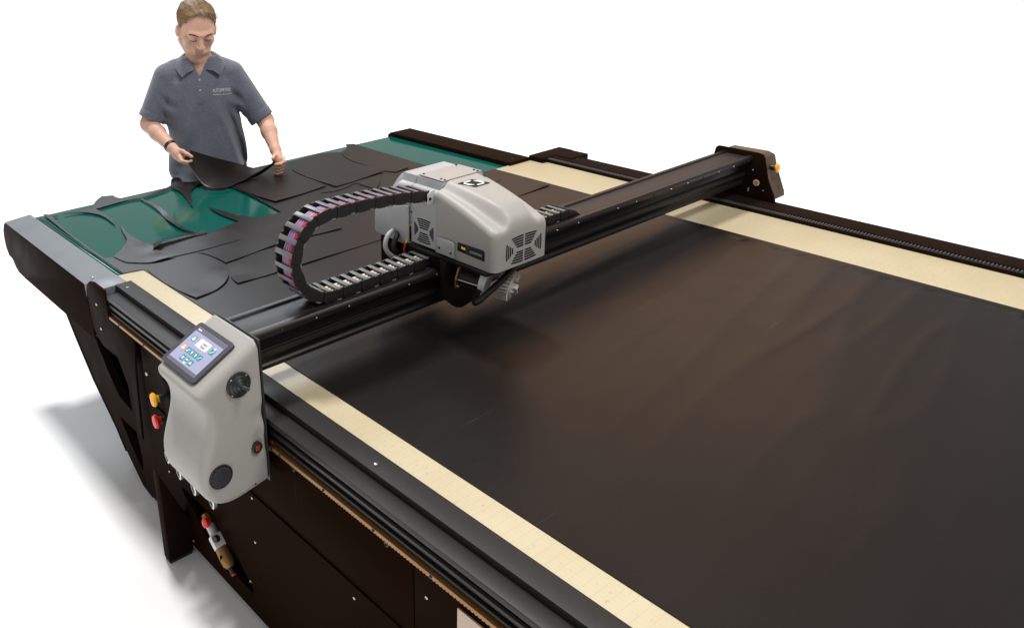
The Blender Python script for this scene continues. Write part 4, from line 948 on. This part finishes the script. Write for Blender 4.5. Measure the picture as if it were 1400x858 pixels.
front = (qb-.072)*.9-(qc-.010)*.85+ragged*.8+2.2*np.maximum(0, np.abs(qa)-.05)*.5           # > 0: face side of the hairline
side = -.022-qc+np.maximum(0, qb-.0)*2.6+np.maximum(0, -.03-qb)*-.75+ragged*.5                # > 0: below the side / nape line
d = smax(d, front, .006); d = smax(d, side, .006)
d = d+.0010*np.sin(qa*95+qb*30)+.0010*np.sin(qa*210-qb*45)
Hh.D[sl] = d; hair = Hh.mesh('hair', 'hair_sandy', None, 1)
# separate locks combed forward and to the side over the cap
rs = np.random.RandomState(3); hv = [v.co.copy() for v in hair.data.vertices]; hn = [v.normal.copy() for v in hair.data.vertices]
hv3 = []; hf3 = []; SA = Vector((HR[0], -HR[1], HR[2])); SF = Vector((HF[0], -HF[1], HF[2])); SU = Vector((HU[0], -HU[1], HU[2])); HCv = Vector((HC[0], -HC[1], HC[2]))
for i_ in rs.choice(len(hv), min(len(hv), 4200), replace=False):
    p = hv[i_]; n_ = hn[i_]; q = p-HCv; top_ = max(0, min(1, (q.dot(SU)-.03)/.06))
    if n_.dot(q) < 0: continue
    dr = (SF*(.9*top_+.15)+SA*(.55*top_+rs.normal(0, .10))-SU*(1-top_)*1.0+Vector(rs.normal(0, .06, 3))); dr = (dr-n_*dr.dot(n_)).normalized(); sd = n_.cross(dr)*(.0011+.0008*rs.rand()); L_ = (.013+.015*top_)*(.7+.6*rs.rand()); k = len(hv3)
    for j_ in range(4):
        t_ = j_/3; c = p+dr*L_*t_+n_*(.001+(.0015+.003*rs.rand()*top_)*math.sin(t_*2.2)-.006*t_*t_); w_ = 1-.75*t_; hv3 += [c-sd*w_, c+sd*w_]
    for j_ in range(3): a_ = k+2*j_; hf3.append((a_, a_+1, a_+3, a_+2))
lk = mesh('hair_locks', hv3, hf3, 'hair_lock'); plink(lk, hair)
def face_strip(name, pts, w, mt, lift=.002):
    P = catmull([Vector(hp_(*p)) for p in pts], 5); vs = []; fs = []
    for i, p in enumerate(P):
        t = i/(len(P)-1); ww = w*(.35+.65*math.sin(math.pi*min(1, t*.9+.1)))
        for s in (-1, 1): q = np.array(p)+HU*ww*s/2*HS+HF*lift; vs.append((q[0], -q[1], q[2]))
        q = np.array(p)+HF*(lift+.003); vs.append((q[0], -q[1], q[2]))
    for i in range(len(P)-1):
        k = i*3; fs += [(k, k+2, k+5, k+3), (k+2, k+1, k+4, k+5)]
    o = mesh(name, vs, fs, mt); plink(o); return o
for s in (-1, 1):
    face_strip('eyebrow', [(s*.014, .108, .0255), (s*.030, .104, .031), (s*.046, .093, .030), (s*.055, .083, .025)], .0085, 'brow_hair', .0015)
    face_strip('eyelash', [(s*.018, .0985, -.0035), (s*.027, .1035, -.0065), (s*.036, .1020, -.0065), (s*.047, .0935, -.0030)], .0045, 'brow_hair', .0012)
# ------------------------------------------------------------------ polo shirt
Sh = Field((-.40, -.21, .76), (.40, .24, 1.56), .004)
Sh.add(trunk(.010, 1.50), (-.3, -.2, .74), (.3, .2, 1.52), .01)
Sh.cap((-.135, -.010, 1.428), (.110, -.010, 1.424), .070, .068, k=.035)
def sleeve(a, b, r0, r1, k):
    a = np.array(a); b = np.array(b); e = b-a; L2 = e@e; n = e/math.sqrt(L2)
    def fn(X, F_, Z):
        t = np.clip(((X-a[0])*e[0]+(F_-a[1])*e[1]+(Z-a[2])*e[2])/L2, 0, 1.15); d = np.sqrt((X-a[0]-e[0]*t)**2+(F_-a[1]-e[1]*t)**2+(Z-a[2]-e[2]*t)**2)-(r0+(r1-r0)*t)
        d = d-.0025*((t > .86) & (t < 1.2)); end = (X-b[0])*n[0]+(F_-b[1])*n[1]+(Z-b[2])*n[2]
        d = np.maximum(d, end)
        inner = np.maximum(np.sqrt((X-a[0]-e[0]*t)**2+(F_-a[1]-e[1]*t)**2+(Z-a[2]-e[2]*t)**2)-(r1-.012), -(end+.05))
        return np.maximum(d, -inner)
    return fn
s1, s2 = sleeve((-.190, -.006, 1.402), (-.300, .018, 1.186), .074, .067, .02), sleeve((.158, -.006, 1.398), (.306, .050, 1.148), .074, .068, .02)
Sh.add(s1, (-.40, -.12, 1.10), (-.10, .13, 1.48), .022); Sh.add(s2, (.08, -.12, 1.06), (.40, .14, 1.48), .022)
# folds, placket, neck opening
sl, X, F_, Z = Sh.win(Sh.lo, Sh.lo+Sh.n*Sh.h)
low = np.clip((1.30-Z)/.28, 0, 1); fr = np.clip((F_+.02)/.08, 0, 1)
fold = .014*np.sin((X+.32*(Z-1.25)*np.tanh((X+.02)/.06)*.9)*46+1.2*np.sin(Z*9))*low*fr
fold += .013*np.exp(-(((X-.085-.28*(1.20-Z))/.020)**2))*np.clip((1.27-Z)/.10, 0, 1)*fr-.016*np.exp(-(((X-.125-.22*(1.20-Z))/.018)**2))*np.clip((1.27-Z)/.1, 0, 1)*fr
fold += .006*np.sin(Z*62+X*20)*np.clip((.96-Z)/.06, 0, 1)*np.clip((.02-X)/.12, 0, 1)
fold += .007*np.sin((X*.7+Z)*70)*np.exp(-((np.abs(X+.01)-.20)/.05)**2)*np.exp(-((Z-1.27)/.07)**2)
fold = fold*np.clip((.232-np.abs(X+.012))/.02, 0, 1)
Sh.D[sl] -= fold.astype(np.float32)
plk = (np.abs(X+.016+.03*(1.41-Z)) < .019) & (Z > 1.268) & (Z < 1.43) & (F_ > .05); Sh.D[sl] = np.where(plk, Sh.D[sl]-.0030, Sh.D[sl])
Sh.add(lambda X, F_, Z: np.maximum(np.maximum(np.abs(X+.012)-(Z-1.408)*.50, .02-F_), 1.408-Z), (-.08, .0, 1.40), (.08, .2, 1.50), .002, True); Sh.cap((-.008, .110, 1.47), (-.003, .0, 1.60), .045, .078, k=.004, sub=True)
Sh.add(lambda X, F_, Z: np.maximum(np.sqrt((X*1.0)**2+((F_-.03)*1.5)**2)-.190, Z-.80)+0*Z, (-.25, -.2, .74), (.25, .24, .80), .004, True)
shirt = Sh.mesh('polo_shirt', 'shirt_grey', None, 2)
bpy.context.view_layer.update()
from mathutils.bvhtree import BVHTree
def tree(o): return BVHTree.FromPolygons([v.co for v in o.data.vertices], [tuple(p.vertices) for p in o.data.polygons])
TS = tree(shirt)
def on_shirt(x, z, lift=.001):
    h_ = TS.ray_cast(Vector((x, -.6, z)), Vector((0, 1, 0))); return (h_[0]+h_[1]*lift*(1 if h_[1].y < 0 else -1)) if h_[0] else Vector((x, -.14, z))
# collar: stand, fold and leaf
TOPC = [(.030, .092, 1.448), (.070, .055, 1.490), (.088, .0, 1.512), (.062, -.062, 1.522), (0, -.086, 1.526)]
OUTC = [(.098, .120, 1.418), (.122, .070, 1.446), (.132, .0, 1.466), (.092, -.085, 1.478), (0, -.112, 1.484)]
def sym(l): 
    P = catmull([Vector(p) for p in l], 6); return [Vector((-p.x-.008, p.y, p.z)) for p in P]+[Vector((p.x-.004, p.y, p.z)) for p in P[-2::-1]]
rows = []
for t_, o_ in zip(sym(TOPC), sym(OUTC)):
    t2 = Vector((t_.x, -t_.y, t_.z)); o2 = Vector((o_.x, -o_.y, o_.z))
    if o_.y > .02:
        q = on_shirt(o2.x, o2.z, .008)
        if o2.y > q.y: o2.y = q.y
    c_ = Vector((-.005, 0, t2.z)); dr = (Vector((t2.x, t2.y, 0))-Vector((c_.x, c_.y, 0))).normalized()
    inn = t2-dr*.006-Vector((0, 0, .050)); mid = (t2+o2)*.5+dr*.006+Vector((0, 0, .008)); tip_in = o2-dr*.004+Vector((0, 0, .004))
    rows.append([inn, t2-dr*.004, t2+Vector((0, 0, .003)), t2+dr*.006, mid, o2, tip_in, (t2+o2)*.5+Vector((0, 0, .002))])
o = loft('collar', rows, 'shirt_grey', None, cap=(False, False), ang=60, closed=False); plink(o)
for z_ in (1.398, 1.345): 
    q = on_shirt(-.016-.03*(1.41-z_), z_, .001); o = lathe('shirt_button', [(.0055, 0), (.0055, .0015), (.004, .002)], q, (0, -1, .1), 'shirt_button'); plink(o)
def shirt_text(body_, size, x, z, mt, width):
    o = text_mesh('chest_lettering', body_, size, Matrix.Rotation(math.radians(-4), 4, 'Z'), mt, None, 0, width)
    for v in o.data.vertices: q = on_shirt(x+v.co.x, z+v.co.y, .0025); v.co = q
    plink(o, None)
shirt_text('AUTOMETRIX', .026, .096, 1.334, 'thread_white', .098); shirt_text('PRECISION CUTTING SYSTEMS', .009, .097, 1.312, 'thread_white', .100)
# wrist band
bd_ = np.array(WRL)-np.array(ELL); bd_ /= np.linalg.norm(bd_); bc = np.array(WRL)-bd_*.012
o = lathe('wrist_band', [(.0315, -.011), (.0345, -.010), (.0345, .010), (.0315, .011)], (bc[0], -bc[1], bc[2]), (bd_[0], -bd_[1], bd_[2]), 'band_black', None, 28); plink(o)
# trousers and shoes
Tr = Field((-.26, -.20, .04), (.26, .24, .90), .008)
Tr.ell((0, .02, .86), (.195, .135, .13), k=.02)
for s in (-1, 1):
    Tr.cap((s*.095, .01, .86), (s*.110, .03, .48), .098, .072, k=.03); Tr.cap((s*.110, .03, .48), (s*.125, .0, .07), .070, .060, k=.02)
Tr.mesh('trousers', 'trousers', None, 1)
for s in (-1, 1):
    Fo = Field((s*.13-.07, -.10, 0), (s*.13+.07, .24, .12), .006); Fo.ell((s*.128, .005, .055), (.045, .06, .055), k=.01); Fo.ell((s*.135, .10, .034), (.048, .105, .036), k=.03)
    Fo.D = np.maximum(Fo.D, (.002-Fo.ax[2])[None, None, :]); Fo.mesh('shoe', 'shoe', None, 1)
# ------------------------------------------------------------------ the sheet held between the hands
CTL = [  # rows far -> near, each a list of (x, f, z) from left hand to right hand
    [(-.100, .255, 1.052), (-.030, .235, 1.018), (.050, .230, .985), (.150, .250, .955), (.240, .290, .932), (.300, .325, .945), (.336, .345, .985)],
    [(-.112, .295, 1.044), (-.050, .320, 1.000), (.030, .345, .955), (.130, .345, .930), (.230, .340, .928), (.300, .350, .950), (.338, .358, .984)],
    [(-.128, .330, 1.036), (-.085, .405, .970), (-.030, .480, .918), (.042, .520, .910), (.130, .470, .914), (.238, .385, .936), (.336, .368, .984)],
    [(-.128, .331, 1.0355), (-.086, .404, .968), (-.031, .477, .915), (.050, .500, .9075), (.142, .430, .9075), (.250, .365, .918), (.336, .372, .972)]]
G = [catmull(r, 6) for r in CTL]; NCc = len(G[0]); rowsP = []
for j in range(NCc):
    rowsP.append(catmull([G[i][j] for i in range(4)], 6))
vs = []; nr = len(rowsP[0])
for lay in (0, 1):
    for j in range(NCc):
        for i in range(nr):
            p = rowsP[j][i]; du = rowsP[min(j+1, NCc-1)][i]-rowsP[max(j-1, 0)][i]; dv = rowsP[j][min(i+1, nr-1)]-rowsP[j][max(i-1, 0)]; n_ = du.cross(dv)
            n_ = n_.normalized() if n_.length > 1e-9 else Vector((0, 0, 1)); vs.append(loc2w(p+n_*.0018*lay)-PO)
fs = []; K = NCc*nr
for j in range(NCc-1):
    for i in range(nr-1):
        q = (j*nr+i, (j+1)*nr+i, (j+1)*nr+i+1, j*nr+i+1); fs.append(q); fs.append(tuple(K+a for a in q[::-1]))
bm = bmesh.new(); bv = [bm.verts.new(v+PO) for v in vs]
for t in fs: bm.faces.new([bv[i] for i in t])
ring = [j*nr for j in range(NCc)]+[(NCc-1)*nr+i for i in range(1, nr)]+[j*nr+nr-1 for j in range(NCc-2, -1, -1)]+[i for i in range(nr-2, 0, -1)]
for a, b in zip(ring, ring[1:]+ring[:1]): bm.faces.new((bv[b], bv[a], bv[a+K], bv[b+K]))
hs = from_bm('vinyl_piece', bm, 'sheet_piece', None, 60)
tag(hs, 'sagging black sheet held up between the two hands', 'vinyl piece', 'cut black pieces on the outfeed table')
